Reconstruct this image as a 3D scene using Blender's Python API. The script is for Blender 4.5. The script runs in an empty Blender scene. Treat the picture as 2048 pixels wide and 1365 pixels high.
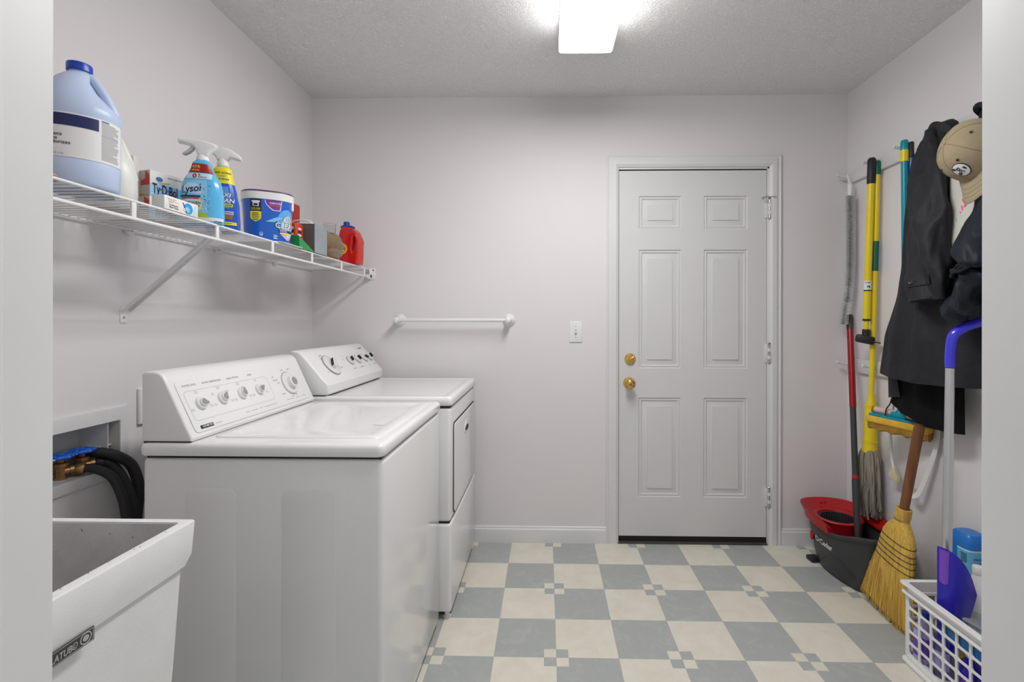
import bpy, bmesh, math, random
from mathutils import Vector, Matrix, noise
from mathutils.bvhtree import BVHTree
random.seed(7)
PI = math.pi
S = bpy.context.scene
COL = S.collection

# ---------------------------------------------------------------- camera
cam_d = bpy.data.cameras.new('camera')
cam = bpy.data.objects.new('camera', cam_d)
COL.objects.link(cam)
S.camera = cam
cam_d.sensor_fit = 'HORIZONTAL'
cam_d.sensor_width = 36.0
cam_d.lens = 36.0 * 968.15 / 2048.0
cam_d.shift_x = -0.02350
cam_d.shift_y = -0.01940
cam_d.clip_start = 0.02
cam.location = (0.0, 0.0, 1.2302)
cam.rotation_euler = (PI / 2, -0.0015, 0.0214)

# ---------------------------------------------------------------- light and exposure
S.view_settings.view_transform = 'Standard'
S.view_settings.look = 'None'
S.view_settings.exposure = 0.0
S.view_settings.gamma = 1.0
S.view_settings.use_curve_mapping = False
LENS_EMISSION = 35.0          # fluorescent ceiling lamp
world = bpy.data.worlds.new('World')
S.world = world
world.use_nodes = True
bg = world.node_tree.nodes['Background']
bg.inputs[0].default_value = (0.95, 0.97, 1.0, 1)
bg.inputs[1].default_value = 0.6   # daylight of the rest of the house, through the doorway

# ---------------------------------------------------------------- room dimensions
YB, XL, XR, ZC, YF = 2.6944, -1.3166, 1.6518, 2.4806, 0.4233
YF0 = 0.30
TILE, TX0, TY0 = 0.2286, 0.0379, 2.456

# ---------------------------------------------------------------- materials
def lin(c):
    return tuple(((x / 12.92) if x <= 0.04045 else ((x + 0.055) / 1.055) ** 2.4) for x in c)
def rgb(r, g, b):
    return lin((r / 255.0, g / 255.0, b / 255.0))

MATS = {}
def mat(name, col, rough=0.5, metal=0.0, bump=0.0, bscale=200.0, var=0.0, vscale=4.0, coat=0.0,
        trans=0.0, alpha=1.0, bdist=0.002, emit=0.0, spec=0.5, ior=1.45, sheen=0.0, stretch=None, sss=0.0, col2=None):
    if name in MATS:
        return MATS[name]
    m = bpy.data.materials.new(name)
    m.use_nodes = True
    nt = m.node_tree
    b = nt.nodes['Principled BSDF']
    b.inputs['Base Color'].default_value = (*col, 1)
    b.inputs['Roughness'].default_value = rough
    b.inputs['Metallic'].default_value = metal
    b.inputs['Specular IOR Level'].default_value = spec
    b.inputs['IOR'].default_value = ior
    b.inputs['Coat Weight'].default_value = coat
    b.inputs['Transmission Weight'].default_value = trans
    b.inputs['Alpha'].default_value = alpha
    b.inputs['Sheen Weight'].default_value = sheen
    if emit:
        b.inputs['Emission Color'].default_value = (*col, 1)
        b.inputs['Emission Strength'].default_value = emit
    if var or bump or col2:
        tc = nt.nodes.new('ShaderNodeTexCoord')
        mp = nt.nodes.new('ShaderNodeMapping')
        nt.links.new(tc.outputs['Object'], mp.inputs['Vector'])
        if stretch:
            mp.inputs['Scale'].default_value = stretch
        if var or col2:
            n = nt.nodes.new('ShaderNodeTexNoise')
            n.inputs['Scale'].default_value = vscale
            n.inputs['Detail'].default_value = 5
            nt.links.new(mp.outputs[0], n.inputs['Vector'])
            r = nt.nodes.new('ShaderNodeValToRGB')
            r.color_ramp.elements[0].position = 0.3
            r.color_ramp.elements[1].position = 0.7
            lo = col2 if col2 else tuple(c * (1 - var) for c in col)
            hi = col if col2 else tuple(min(1, c * (1 + var)) for c in col)
            r.color_ramp.elements[0].color = (*lo, 1)
            r.color_ramp.elements[1].color = (*hi, 1)
            nt.links.new(n.outputs['Fac'], r.inputs['Fac'])
            nt.links.new(r.outputs['Color'], b.inputs['Base Color'])
        if bump:
            n2 = nt.nodes.new('ShaderNodeTexNoise')
            n2.inputs['Scale'].default_value = bscale
            n2.inputs['Detail'].default_value = 3
            nt.links.new(mp.outputs[0], n2.inputs['Vector'])
            bp = nt.nodes.new('ShaderNodeBump')
            bp.inputs['Strength'].default_value = bump
            bp.inputs['Distance'].default_value = bdist
            nt.links.new(n2.outputs['Fac'], bp.inputs['Height'])
            nt.links.new(bp.outputs[0], b.inputs['Normal'])
    MATS[name] = m
    return m

def math_node(nt, op, a, b=None, clamp=False):
    n = nt.nodes.new('ShaderNodeMath')
    n.operation = op
    n.use_clamp = clamp
    for i, v in enumerate((a, b)):
        if v is None:
            continue
        if isinstance(v, (int, float)):
            n.inputs[i].default_value = v
        else:
            nt.links.new(v, n.inputs[i])
    return n.outputs[0]

def floor_material():
    m = bpy.data.materials.new('vinyl_check')
    m.use_nodes = True
    nt = m.node_tree
    b = nt.nodes['Principled BSDF']
    tc = nt.nodes.new('ShaderNodeTexCoord')
    sp = nt.nodes.new('ShaderNodeSeparateXYZ')
    nt.links.new(tc.outputs['Object'], sp.inputs[0])
    a = math_node(nt, 'DIVIDE', math_node(nt, 'SUBTRACT', sp.outputs['X'], TX0), TILE)
    c = math_node(nt, 'DIVIDE', math_node(nt, 'SUBTRACT', TY0, sp.outputs['Y']), TILE)
    fa, fc = math_node(nt, 'FLOOR', a), math_node(nt, 'FLOOR', c)
    par = math_node(nt, 'FLOORED_MODULO', math_node(nt, 'ADD', fa, fc), 2.0)
    da = math_node(nt, 'PINGPONG', a, 1.0)
    dc = math_node(nt, 'SUBTRACT', 1.0, math_node(nt, 'PINGPONG', c, 1.0))
    mini = math_node(nt, 'MULTIPLY', math_node(nt, 'LESS_THAN', da, 0.196), math_node(nt, 'LESS_THAN', dc, 0.196))
    g = math_node(nt, 'ABSOLUTE', math_node(nt, 'SUBTRACT', par, mini))
    # faint seams
    ea = math_node(nt, 'PINGPONG', a, 0.5)
    ec = math_node(nt, 'PINGPONG', c, 0.5)
    seam = math_node(nt, 'LESS_THAN', math_node(nt, 'MINIMUM', ea, ec), 0.006)
    def noisy(scale, c0, c1, p0, p1, dist=0.0):
        n = nt.nodes.new('ShaderNodeTexNoise')
        n.inputs['Scale'].default_value = scale
        n.inputs['Detail'].default_value = 8
        n.inputs['Roughness'].default_value = 0.65
        n.inputs['Distortion'].default_value = dist
        nt.links.new(tc.outputs['Object'], n.inputs['Vector'])
        r = nt.nodes.new('ShaderNodeValToRGB')
        r.color_ramp.elements[0].position = p0
        r.color_ramp.elements[0].color = (*c0, 1)
        r.color_ramp.elements[1].position = p1
        r.color_ramp.elements[1].color = (*c1, 1)
        nt.links.new(n.outputs['Fac'], r.inputs['Fac'])
        return r.outputs['Color']
    gray = noisy(14, rgb(169, 173, 171), rgb(187, 190, 188), 0.50, 0.86, 1.2)
    cream = noisy(9, rgb(213, 209, 195), rgb(226, 223, 210), 0.3, 0.7, 0.5)
    mx = nt.nodes.new('ShaderNodeMix')
    mx.data_type = 'RGBA'
    nt.links.new(g, mx.inputs['Factor'])
    nt.links.new(cream, mx.inputs[6])
    nt.links.new(gray, mx.inputs[7])
    mx2 = nt.nodes.new('ShaderNodeMix')
    mx2.data_type = 'RGBA'
    mx2.blend_type = 'MULTIPLY'
    nt.links.new(math_node(nt, 'MULTIPLY', seam, 0.25), mx2.inputs['Factor'])
    nt.links.new(mx.outputs[2], mx2.inputs[6])
    mx2.inputs[7].default_value = (0.45, 0.44, 0.42, 1)
    nt.links.new(mx2.outputs[2], b.inputs['Base Color'])
    b.inputs['Roughness'].default_value = 0.42
    b.inputs['Specular IOR Level'].default_value = 0.35
    return m

def ceiling_material():
    m = bpy.data.materials.new('knockdown_plaster')
    m.use_nodes = True
    nt = m.node_tree
    b = nt.nodes['Principled BSDF']
    b.inputs['Base Color'].default_value = (0.92, 0.92, 0.915, 1)
    b.inputs['Roughness'].default_value = 0.95
    b.inputs['Specular IOR Level'].default_value = 0.1
    tc = nt.nodes.new('ShaderNodeTexCoord')
    n = nt.nodes.new('ShaderNodeTexNoise')
    n.inputs['Scale'].default_value = 120
    n.inputs['Detail'].default_value = 2
    n.inputs['Distortion'].default_value = 1.2
    nt.links.new(tc.outputs['Object'], n.inputs['Vector'])
    r = nt.nodes.new('ShaderNodeValToRGB')
    r.color_ramp.elements[0].position = 0.44
    r.color_ramp.elements[1].position = 0.60
    nt.links.new(n.outputs['Fac'], r.inputs['Fac'])
    bp = nt.nodes.new('ShaderNodeBump')
    bp.inputs['Strength'].default_value = 0.75
    bp.inputs['Distance'].default_value = 0.004
    nt.links.new(r.outputs['Color'], bp.inputs['Height'])
    nt.links.new(bp.outputs[0], b.inputs['Normal'])
    return m

WALL = mat('lavender_wall_paint', (0.74, 0.712, 0.724), 0.7, bump=0.08, bscale=250, var=0.012, vscale=2.0, spec=0.3)
TRIMW = mat('white_trim_paint', (0.70, 0.70, 0.71), 0.4, bump=0.05, bscale=60, var=0.02, vscale=3)
JAMBP = mat('doorway_trim_paint', (0.72, 0.72, 0.715), 0.5, bump=0.06, bscale=40, var=0.03, vscale=5)
DOORP = mat('door_paint', (0.66, 0.66, 0.67), 0.42, bump=0.04, bscale=120, var=0.015, vscale=3)
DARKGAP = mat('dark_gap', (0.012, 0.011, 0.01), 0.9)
THRESH = mat('threshold_metal', (0.06, 0.055, 0.05), 0.6, bump=0.1, bscale=100)
ENAMEL = mat('white_enamel', (0.80, 0.80, 0.80), 0.16, coat=0.25, var=0.01, vscale=2)
ENAMEL2 = mat('console_plastic', (0.80, 0.80, 0.80), 0.3, var=0.01, vscale=3)
KNOBW = mat('knob_plastic', (0.74, 0.74, 0.74), 0.28)
KNOBG = mat('knob_face_gray', (0.30, 0.30, 0.30), 0.4)
PRINT = mat('gray_print', (0.32, 0.32, 0.33), 0.6)
PRINTL = mat('light_gray_print', (0.45, 0.45, 0.45), 0.6)
BLACK = mat('black_plastic', (0.015, 0.015, 0.016), 0.45)
SEAM = mat('dark_seam', (0.03, 0.03, 0.03), 0.8)
BRASS = mat('polished_brass', (0.72, 0.46, 0.13), 0.18, metal=1.0, var=0.08, vscale=30)
OLDBRASS = mat('dull_brass', (0.33, 0.19, 0.08), 0.4, metal=0.8, var=0.25, vscale=60, bump=0.2, bscale=150)
STEEL = mat('steel', (0.55, 0.55, 0.55), 0.3, metal=1.0)
VINYLW = mat('white_coated_wire', (0.80, 0.80, 0.80), 0.35, var=0.01)
WHITEP = mat('white_plastic', (0.78, 0.78, 0.78), 0.35, var=0.01)
RUBBER = mat('black_rubber', (0.02, 0.02, 0.021), 0.55, bump=0.15, bscale=120)
STONE = mat('tub_composite', (0.76, 0.76, 0.755), 0.55, bump=0.12, bscale=320, var=0.03, vscale=14)

# ---------------------------------------------------------------- mesh builder
WM = {}
def wmat(o):
    m = Matrix.LocRotScale(o.location, o.rotation_euler, o.scale)
    return (wmat(o.parent) @ m) if o.parent else m

def smooth_path(pts, sub=6):
    pts = [Vector(p) for p in pts]
    if len(pts) < 3:
        return pts
    out = []
    for i in range(len(pts) - 1):
        p0 = pts[max(i - 1, 0)]; p1 = pts[i]; p2 = pts[i + 1]; p3 = pts[min(i + 2, len(pts) - 1)]
        for k in range(sub):
            t = k / sub
            out.append(0.5 * ((2 * p1) + (p2 - p0) * t + (2 * p0 - 5 * p1 + 4 * p2 - p3) * t * t + (3 * p1 - p0 - 3 * p2 + p3) * t ** 3))
    out.append(pts[-1])
    return out

def lerp_list(vals, n):
    out = []
    for i in range(n):
        f = i / (n - 1) * (len(vals) - 1)
        k = min(int(f), len(vals) - 2)
        out.append(vals[k] + (vals[k + 1] - vals[k]) * (f - k))
    return out

class MB:
    def __init__(self, T=None):
        self.v = []; self.f = []; self.m = []
        self.mats = []
        self.T = T or Matrix.Identity(4)
    def mi(self, m):
        if m not in self.mats:
            self.mats.append(m)
        return self.mats.index(m)
    def add(self, verts, faces, m):
        o = len(self.v)
        self.v += [self.T @ Vector(p) for p in verts]
        k = self.mi(m)
        for f in faces:
            self.f.append(tuple(i + o for i in f)); self.m.append(k)
        return self
    def addbm(self, bm, m):
        bm.verts.index_update()
        self.add([v.co.copy() for v in bm.verts], [[v.index for v in f.verts] for f in bm.faces], m)
        bm.free()
        return self
    def box(self, x0, x1, y0, y1, z0, z1, m, r=0.0, seg=2):
        bm = bmesh.new()
        bmesh.ops.create_cube(bm, size=1.0)
        for v in bm.verts:
            v.co = ((x0 + x1) / 2 + v.co.x * (x1 - x0), (y0 + y1) / 2 + v.co.y * (y1 - y0), (z0 + z1) / 2 + v.co.z * (z1 - z0))
        if r > 0:
            bmesh.ops.bevel(bm, geom=list(bm.edges), offset=r, segments=seg, profile=0.5, affect='EDGES', clamp_overlap=True)
        return self.addbm(bm, m)
    def tube(self, pts, r, m, n=10, cap=True, sub=0, flat=None):
        """tube along pts; r number or list; flat=(axis vector, factor) squeezes the section"""
        if sub:
            k = len(pts)
            pts = smooth_path(pts, sub)
        pts = [Vector(p) for p in pts]
        rs = lerp_list(list(r), len(pts)) if isinstance(r, (list, tuple)) else [r] * len(pts)
        up = None
        verts = []
        for i, p in enumerate(pts):
            t = (pts[min(i + 1, len(pts) - 1)] - pts[max(i - 1, 0)])
            if t.length < 1e-9:
                t = Vector((0, 0, 1))
            t.normalize()
            if up is None:
                a = Vector((0, 0, 1)) if abs(t.z) < 0.9 else Vector((1, 0, 0))
                up = (a - t * a.dot(t)).normalized()
            else:
                up = (up - t * up.dot(t))
                up = up.normalized() if up.length > 1e-6 else Vector((1, 0, 0))
            s = t.cross(up)
            for k in range(n):
                a = 2 * PI * k / n
                d = (up * math.cos(a) + s * math.sin(a)) * rs[i]
                if flat:
                    ax = Vector(flat[0]).normalized()
                    d = d - ax * d.dot(ax) * (1 - flat[1])
                verts.append(p + d)
        faces = []
        for i in range(len(pts) - 1):
            for k in range(n):
                k2 = (k + 1) % n
                faces.append((i * n + k, i * n + k2, (i + 1) * n + k2, (i + 1) * n + k))
        if cap:
            faces.append(tuple(range(n - 1, -1, -1)))
            faces.append(tuple((len(pts) - 1) * n + k for k in range(n)))
        return self.add(verts, faces, m)
    def lathe(self, prof, c, m, n=32, axis='Z', cap=True, sx=1.0, sy=1.0):
        """prof: (radius, height) along the axis from c"""
        A = axis if isinstance(axis, Vector) else {'X': Vector((1, 0, 0)), 'Y': Vector((0, 1, 0)), 'Z': Vector((0, 0, 1)), '-Y': Vector((0, -1, 0)), '-X': Vector((-1, 0, 0))}[axis]
        A = A.normalized()
        a = Vector((1, 0, 0)) if abs(A.x) < 0.9 else Vector((0, 1, 0))
        U = (a - A * a.dot(A)).normalized()
        V = A.cross(U)
        c = Vector(c)
        verts = []; faces = []
        for (r, h) in prof:
            for k in range(n):
                t = 2 * PI * k / n
                verts.append(c + A * h + U * (r * math.cos(t) * sx) + V * (r * math.sin(t) * sy))
        for i in range(len(prof) - 1):
            for k in range(n):
                k2 = (k + 1) % n
                faces.append((i * n + k, i * n + k2, (i + 1) * n + k2, (i + 1) * n + k))
        if cap:
            if prof[0][0] > 1e-6:
                faces.append(tuple(range(n - 1, -1, -1)))
            if prof[-1][0] > 1e-6:
                faces.append(tuple((len(prof) - 1) * n + k for k in range(n)))
        return self.add(verts, faces, m)
    def loft(self, rings, m, cap=(True, True), closed=True):
        n = len(rings[0])
        verts = [p for r in rings for p in r]
        faces = []
        for i in range(len(rings) - 1):
            for k in range(n if closed else n - 1):
                k2 = (k + 1) % n
                faces.append((i * n + k, i * n + k2, (i + 1) * n + k2, (i + 1) * n + k))
        if cap[0]:
            faces.append(tuple(range(n - 1, -1, -1)))
        if cap[1]:
            faces.append(tuple((len(rings) - 1) * n + k for k in range(n)))
        return self.add(verts, faces, m)
    def grid(self, fn, nu, nv, m):
        verts = [fn(i / nu, j / nv) for j in range(nv + 1) for i in range(nu + 1)]
        faces = [(j * (nu + 1) + i, j * (nu + 1) + i + 1, (j + 1) * (nu + 1) + i + 1, (j + 1) * (nu + 1) + i) for j in range(nv) for i in range(nu)]
        return self.add(verts, faces, m)
    def curve2d(self, loops, extrude, bevel, m, fn=None, M=None, res=2):
        """filled 2D outline(s) with holes, thickened +-extrude along local z and rounded"""
        cu = bpy.data.curves.new('outline', 'CURVE')
        cu.dimensions = '2D'
        cu.fill_mode = 'BOTH' if extrude or bevel else 'FRONT'
        cu.extrude = extrude
        cu.bevel_depth = bevel
        cu.bevel_resolution = res
        cu.offset = -bevel
        for lp in loops:
            s = cu.splines.new('POLY')
            s.points.add(len(lp) - 1)
            for i, p in enumerate(lp):
                s.points[i].co = (p[0], p[1], 0, 1)
            s.use_cyclic_u = True
        return self._curve(cu, m, fn, M)
    def text(self, s, size, m, fn=None, M=None, bold=0.0, shear=0.0, align='CENTER', sx=1.0, extrude=0.0):
        cu = bpy.data.curves.new('txt', 'FONT')
        cu.body = s
        cu.size = size
        cu.align_x = align
        cu.align_y = 'CENTER'
        cu.resolution_u = 3
        cu.offset = bold * size
        cu.shear = shear
        cu.extrude = extrude
        return self._curve(cu, m, fn, M, sx)
    def _curve(self, cu, m, fn, M, sx=1.0):
        o = bpy.data.objects.new('tmp_outline', cu)
        COL.objects.link(o)
        dg = bpy.context.evaluated_depsgraph_get()
        ev = o.evaluated_get(dg)
        me = ev.to_mesh()
        vs = [v.co.copy() for v in me.vertices]
        fs = [tuple(p.vertices) for p in me.polygons]
        ev.to_mesh_clear()
        bpy.data.objects.remove(o)
        bpy.data.curves.remove(cu)
        vs = [Vector((v.x * sx, v.y, v.z)) for v in vs]
        if fn:
            vs = [Vector(fn(v.x, v.y)) for v in vs]
        elif M is not None:
            vs = [M @ v for v in vs]
        return self.add(vs, fs, m)
    def build(self, name, parent=None, angle=38, weld=True, **props):
        me = bpy.data.meshes.new(name)
        inv = wmat(parent).inverted() if parent else Matrix.Identity(4)
        me.from_pydata([inv @ p for p in self.v], [], self.f)
        for m in self.mats:
            me.materials.append(m)
        me.polygons.foreach_set('material_index', self.m)
        if weld:
            bm = bmesh.new(); bm.from_mesh(me)
            bmesh.ops.remove_doubles(bm, verts=bm.verts, dist=1e-6)
            bm.to_mesh(me); bm.free()
        me.polygons.foreach_set('use_smooth', [True] * len(me.polygons))
        me.set_sharp_from_angle(angle=math.radians(angle))
        me.update()
        o = bpy.data.objects.new(name, me)
        COL.objects.link(o)
        if parent:
            o.parent = parent
        for k, v in props.items():
            o[k] = v
        return o

def frame(origin, xd, yd):
    """matrix taking local xy to the plane spanned by xd, yd"""
    x = Vector(xd).normalized(); y = Vector(yd).normalized(); z = x.cross(y)
    M = Matrix((x, y, z)).transposed().to_4x4()
    M.translation = Vector(origin)
    return M

def thing(name, label, cat, loc=(0, 0, 0), rotz=0.0, group=None):
    o = bpy.data.objects.new(name, None)
    o.empty_display_size = 0.05
    COL.objects.link(o)
    o.location = loc
    o.rotation_euler = (0, 0, rotz)
    o['label'] = label; o['category'] = cat
    if group:
        o['group'] = group
    return o
def TM(o):
    return wmat(o)
def tag(o, label, cat, group=None):
    o['label'] = label; o['category'] = cat
    if group:
        o['group'] = group
    return o
def struct(o, label=None, cat=None):
    o['kind'] = 'structure'
    if label:
        o['label'] = label
    if cat:
        o['category'] = cat
    return o
def rrect(x0, x1, y0, y1, r, n=4):
    out = []
    for (cx, cy, a0) in ((x1 - r, y1 - r, 0), (x0 + r, y1 - r, 90), (x0 + r, y0 + r, 180), (x1 - r, y0 + r, 270)):
        for k in range(n + 1):
            a = math.radians(a0 + 90 * k / n)
            out.append((cx + r * math.cos(a), cy + r * math.sin(a)))
    return out
def ell(cx, cy, a, b, n=28):
    return [(cx + a * math.cos(2 * PI * k / n), cy + b * math.sin(2 * PI * k / n)) for k in range(n)]
# ================================================================ the room
def shell(name, quads, m, label, cat):
    b = MB()
    for q in quads:
        b.add(q, [(0, 1, 2, 3)], m)
    return struct(b.build(name, angle=30), label, cat)

b = MB(); b.box(XL - 0.12, XR + 0.12, YF0, YB + 0.2, -0.1, 0.0, floor_material())
struct(b.build('floor'), 'gray and cream check vinyl floor', 'floor')
b = MB(); b.box(XL - 0.12, XR + 0.12, YF0, YB + 0.2, ZC, ZC + 0.1, ceiling_material())
struct(b.build('ceiling'), 'textured white ceiling', 'ceiling')

# back wall with the door opening
DX0, DX1, DZ1 = 0.384, 1.228, 2.082
b = MB()
b.box(XL - 0.12, DX0, YB, YB + 0.12, 0, ZC, WALL)
b.box(DX1, XR + 0.12, YB, YB + 0.12, 0, ZC, WALL)
b.box(DX0, DX1, YB, YB + 0.12, DZ1, ZC, WALL)
struct(b.build('wall_back'), 'pale lavender back wall with the white door', 'wall')
# left wall with the plumbing recess
BY0, BY1, BZ0, BZ1 = 1.165, 1.461, 0.787, 0.925
b = MB()
b.box(XL - 0.12, XL, YF0, BY0, 0, ZC, WALL)
b.box(XL - 0.12, XL, BY1, YB, 0, ZC, WALL)
b.box(XL - 0.12, XL, BY0, BY1, 0, BZ0, WALL)
b.box(XL - 0.12, XL, BY0, BY1, BZ1, ZC, WALL)
struct(b.build('wall_left'), 'pale lavender left wall behind the wire shelf', 'wall')
b = MB(); b.box(XR, XR + 0.12, YF0, YB, 0, ZC, WALL)
struct(b.build('wall_right'), 'pale lavender right wall with the peg rails', 'wall')
# front wall with the opening the picture is taken through
OX0, OX1, OZ = -0.4402, 0.3726, 2.06
b = MB()
b.box(XL - 0.12, OX0 - 0.02, YF0, YF, 0, ZC, WALL)
b.box(OX1 + 0.02, XR + 0.12, YF0, YF, 0, ZC, WALL)
b.box(OX0 - 0.02, OX1 + 0.02, YF0, YF, OZ + 0.02, ZC, WALL)
struct(b.build('wall_front'), 'front wall around the open doorway', 'wall')
b = MB()
b.box(OX0 - 0.02, OX0, YF0 - 0.01, YF, 0, OZ + 0.02, JAMBP, 0.0015)
b.box(OX0 - 0.011, OX0 + 0.001, YF0 + 0.02, YF0 + 0.083, 0, OZ, JAMBP, 0.002)
b.box(OX0 - 0.090, OX0 - 0.022, YF, YF + 0.012, 0, OZ + 0.07, JAMBP, 0.003)
struct(b.build('trim_1'), 'white jamb at the left edge of the near doorway', 'door frame')
b = MB()
b.box(OX1, OX1 + 0.02, YF0 - 0.01, YF, 0, OZ + 0.02, JAMBP, 0.0015)
b.box(OX1 - 0.001, OX1 + 0.011, YF0 + 0.02, YF0 + 0.083, 0, OZ, JAMBP, 0.002)
b.box(OX1 + 0.022, OX1 + 0.090, YF, YF + 0.012, 0, OZ + 0.07, JAMBP, 0.003)
struct(b.build('trim_2'), 'white jamb at the right edge of the near doorway', 'door frame')
b = MB()
b.box(OX0 - 0.02, OX1 + 0.02, YF0 - 0.01, YF, OZ, OZ + 0.02, JAMBP, 0.0015)
struct(b.build('trim_3'), 'white head of the near doorway', 'door frame')

# baseboards
def baseboard(name, p0, p1, nrm, label):
    p0 = Vector(p0); p1 = Vector(p1); nrm = Vector(nrm)
    prof = [(0, 0), (0.014, 0), (0.014, 0.066), (0.012, 0.074), (0.008, 0.078), (0.007, 0.086), (0.003, 0.09), (0, 0.09)]
    b = MB()
    b.loft([[p + nrm * d + Vector((0, 0, z)) for d, z in prof] for p in (p0, p1)], TRIMW)
    return struct(b.build(name, angle=30), label, 'baseboard')
baseboard('baseboard_back', (XL, YB, 0), (0.332, YB, 0), (0, -1, 0), 'white baseboard left of the door')
baseboard('baseboard_back_right', (1.291, YB, 0), (XR, YB, 0), (0, -1, 0), 'white baseboard right of the door')
baseboard('baseboard_left', (XL, YF, 0), (XL, YB, 0), (1, 0, 0), 'white baseboard along the left wall')
baseboard('baseboard_right', (XR, YF, 0), (XR, YB, 0), (-1, 0, 0), 'white baseboard along the right wall')

# ---------------- the far door: casing, jamb, slab, hardware
b = MB()
cp = [(0.0, 0.0), (0.0, 0.011), (0.008, 0.015), (0.014, 0.012), (0.020, 0.012), (0.030, 0.017), (0.052, 0.017), (0.060, 0.013), (0.067, 0.009), (0.067, 0.0)]  # (from outer edge inward, out of the wall)
X0, X1, Z1 = 0.332, 1.291, 2.149
rings = []
for base, inw in ((Vector((X0, YB, 0)), Vector((1, 0, 0))), (Vector((X0, YB, Z1)), Vector((1, 0, -1))), (Vector((X1, YB, Z1)), Vector((-1, 0, -1))), (Vector((X1, YB, 0)), Vector((-1, 0, 0)))):
    rings.append([base + inw * d + Vector((0, -o, 0)) for d, o in cp])
b.loft(rings, TRIMW)
# jamb lining
b.box(DX0, DX0 + 0.013, YB - 0.004, YB + 0.118, 0, DZ1, TRIMW, 0.001)
b.box(DX1 - 0.013, DX1, YB - 0.004, YB + 0.118, 0, DZ1, TRIMW, 0.001)
b.box(DX0, DX1, YB - 0.004, YB + 0.118, DZ1 - 0.010, DZ1, TRIMW, 0.001)
struct(b.build('trim_4', angle=25), 'white moulded casing around the far door', 'door frame')
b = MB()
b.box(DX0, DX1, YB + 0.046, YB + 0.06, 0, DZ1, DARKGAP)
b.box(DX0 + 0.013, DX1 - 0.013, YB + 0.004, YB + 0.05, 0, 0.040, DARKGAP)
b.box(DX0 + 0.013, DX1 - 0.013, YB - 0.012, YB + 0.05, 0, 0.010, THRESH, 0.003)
b.box(0.397, 1.2155, YB + 0.004, YB + 0.046, 2.0655, 2.0725, DARKGAP)  # near-black strips stand in for the shade in the gaps round the slab
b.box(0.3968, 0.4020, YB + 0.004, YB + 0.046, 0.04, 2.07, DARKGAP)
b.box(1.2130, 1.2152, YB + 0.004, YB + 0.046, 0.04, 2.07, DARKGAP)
struct(b.build('trim_5'), 'dark threshold and painted gap shade around the far door', 'threshold')

SX0, SX1, SZ0, SZ1 = 0.4025, 1.2125, 0.040, 2.0655
door = bpy.data.objects.new('door_1', None); COL.objects.link(door)
door.location = ((SX0 + SX1) / 2, YB, 0)
struct(door, 'white six-panel door in the back wall', 'door')
b = MB()
yf = YB + 0.002
cols = [(0.512, 0.745), (0.870, 1.109)]
rows = [(0.256, 0.807), (0.970, 1.627), (1.743, 1.925)]
xs = [SX0, cols[0][0], cols[0][1], cols[1][0], cols[1][1], SX1]
zs = [SZ0, rows[0][0], rows[0][1], rows[1][0], rows[1][1], rows[2][0], rows[2][1], SZ1]
PR = [(0, 0), (0.005, 0.007), (0.010, 0.0045), (0.015, 0.0045), (0.018, 0.009), (0.022, 0.010), (0.048, 0.005), (0.0485, 0.0012), (0.052, 0.0012)]
for i in range(5):
    for j in range(7):
        xa, xb, za, zb = xs[i], xs[i + 1], zs[j], zs[j + 1]
        if i in (1, 3) and j in (1, 3, 5):
            prev = None
            for ins, dep in PR:
                r = [(xa + ins, yf + dep, za + ins), (xb - ins, yf + dep, za + ins), (xb - ins, yf + dep, zb - ins), (xa + ins, yf + dep, zb - ins)]
                if prev:
                    b.add(prev + r, [(k, (k + 1) % 4, 4 + (k + 1) % 4, 4 + k) for k in range(4)], DOORP)
                prev = r
            b.add(prev, [(0, 1, 2, 3)], DOORP)
        else:
            b.add([(xa, yf, za), (xb, yf, za), (xb, yf, zb), (xa, yf, zb)], [(0, 1, 2, 3)], DOORP)
# edges and back of the slab
yb_ = yf + 0.042
c8 = [(SX0, yf, SZ0), (SX1, yf, SZ0), (SX1, yf, SZ1), (SX0, yf, SZ1), (SX0, yb_, SZ0), (SX1, yb_, SZ0), (SX1, yb_, SZ1), (SX0, yb_, SZ1)]
b.add(c8, [(0, 1, 5, 4), (1, 2, 6, 5), (2, 3, 7, 6), (3, 0, 4, 7), (4, 5, 6, 7)], DOORP)
b.build('door_slab', door, angle=20)
b = MB()
kx, kz = 0.457, 0.889
b.lathe([(0.031, 0), (0.031, 0.003), (0.028, 0.008), (0.017, 0.011), (0.012, 0.014), (0.012, 0.03), (0.018, 0.036), (0.027, 0.044), (0.0295, 0.054), (0.027, 0.064), (0.019, 0.071), (0.009, 0.0735), (0.0, 0.074)], (kx, yf, kz), BRASS, axis='-Y', n=36)
b.lathe([(0.008, 0.0735), (0.0075, 0.0755), (0, 0.0755)], (kx, yf, kz), OLDBRASS, axis='-Y', n=16)
b.build('door_knob', door, label='polished brass door knob')
b = MB()
dz = 1.021
b.lathe([(0.031, 0), (0.031, 0.004), (0.027, 0.011), (0.021, 0.0125), (0, 0.0125)], (0.464, yf, dz), BRASS, axis='-Y', n=36)
Mt = Matrix.Translation((0.466, yf - 0.019, dz)) @ Matrix.Rotation(-0.62, 4, 'Y')
b2 = MB(Mt); b2.box(-0.022, 0.024, -0.004, 0.006, -0.005, 0.005, BRASS, 0.003, 3)
b.add(b2.v, b2.f, BRASS)
b.build('deadbolt', door, label='brass deadbolt thumb turn')
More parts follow.
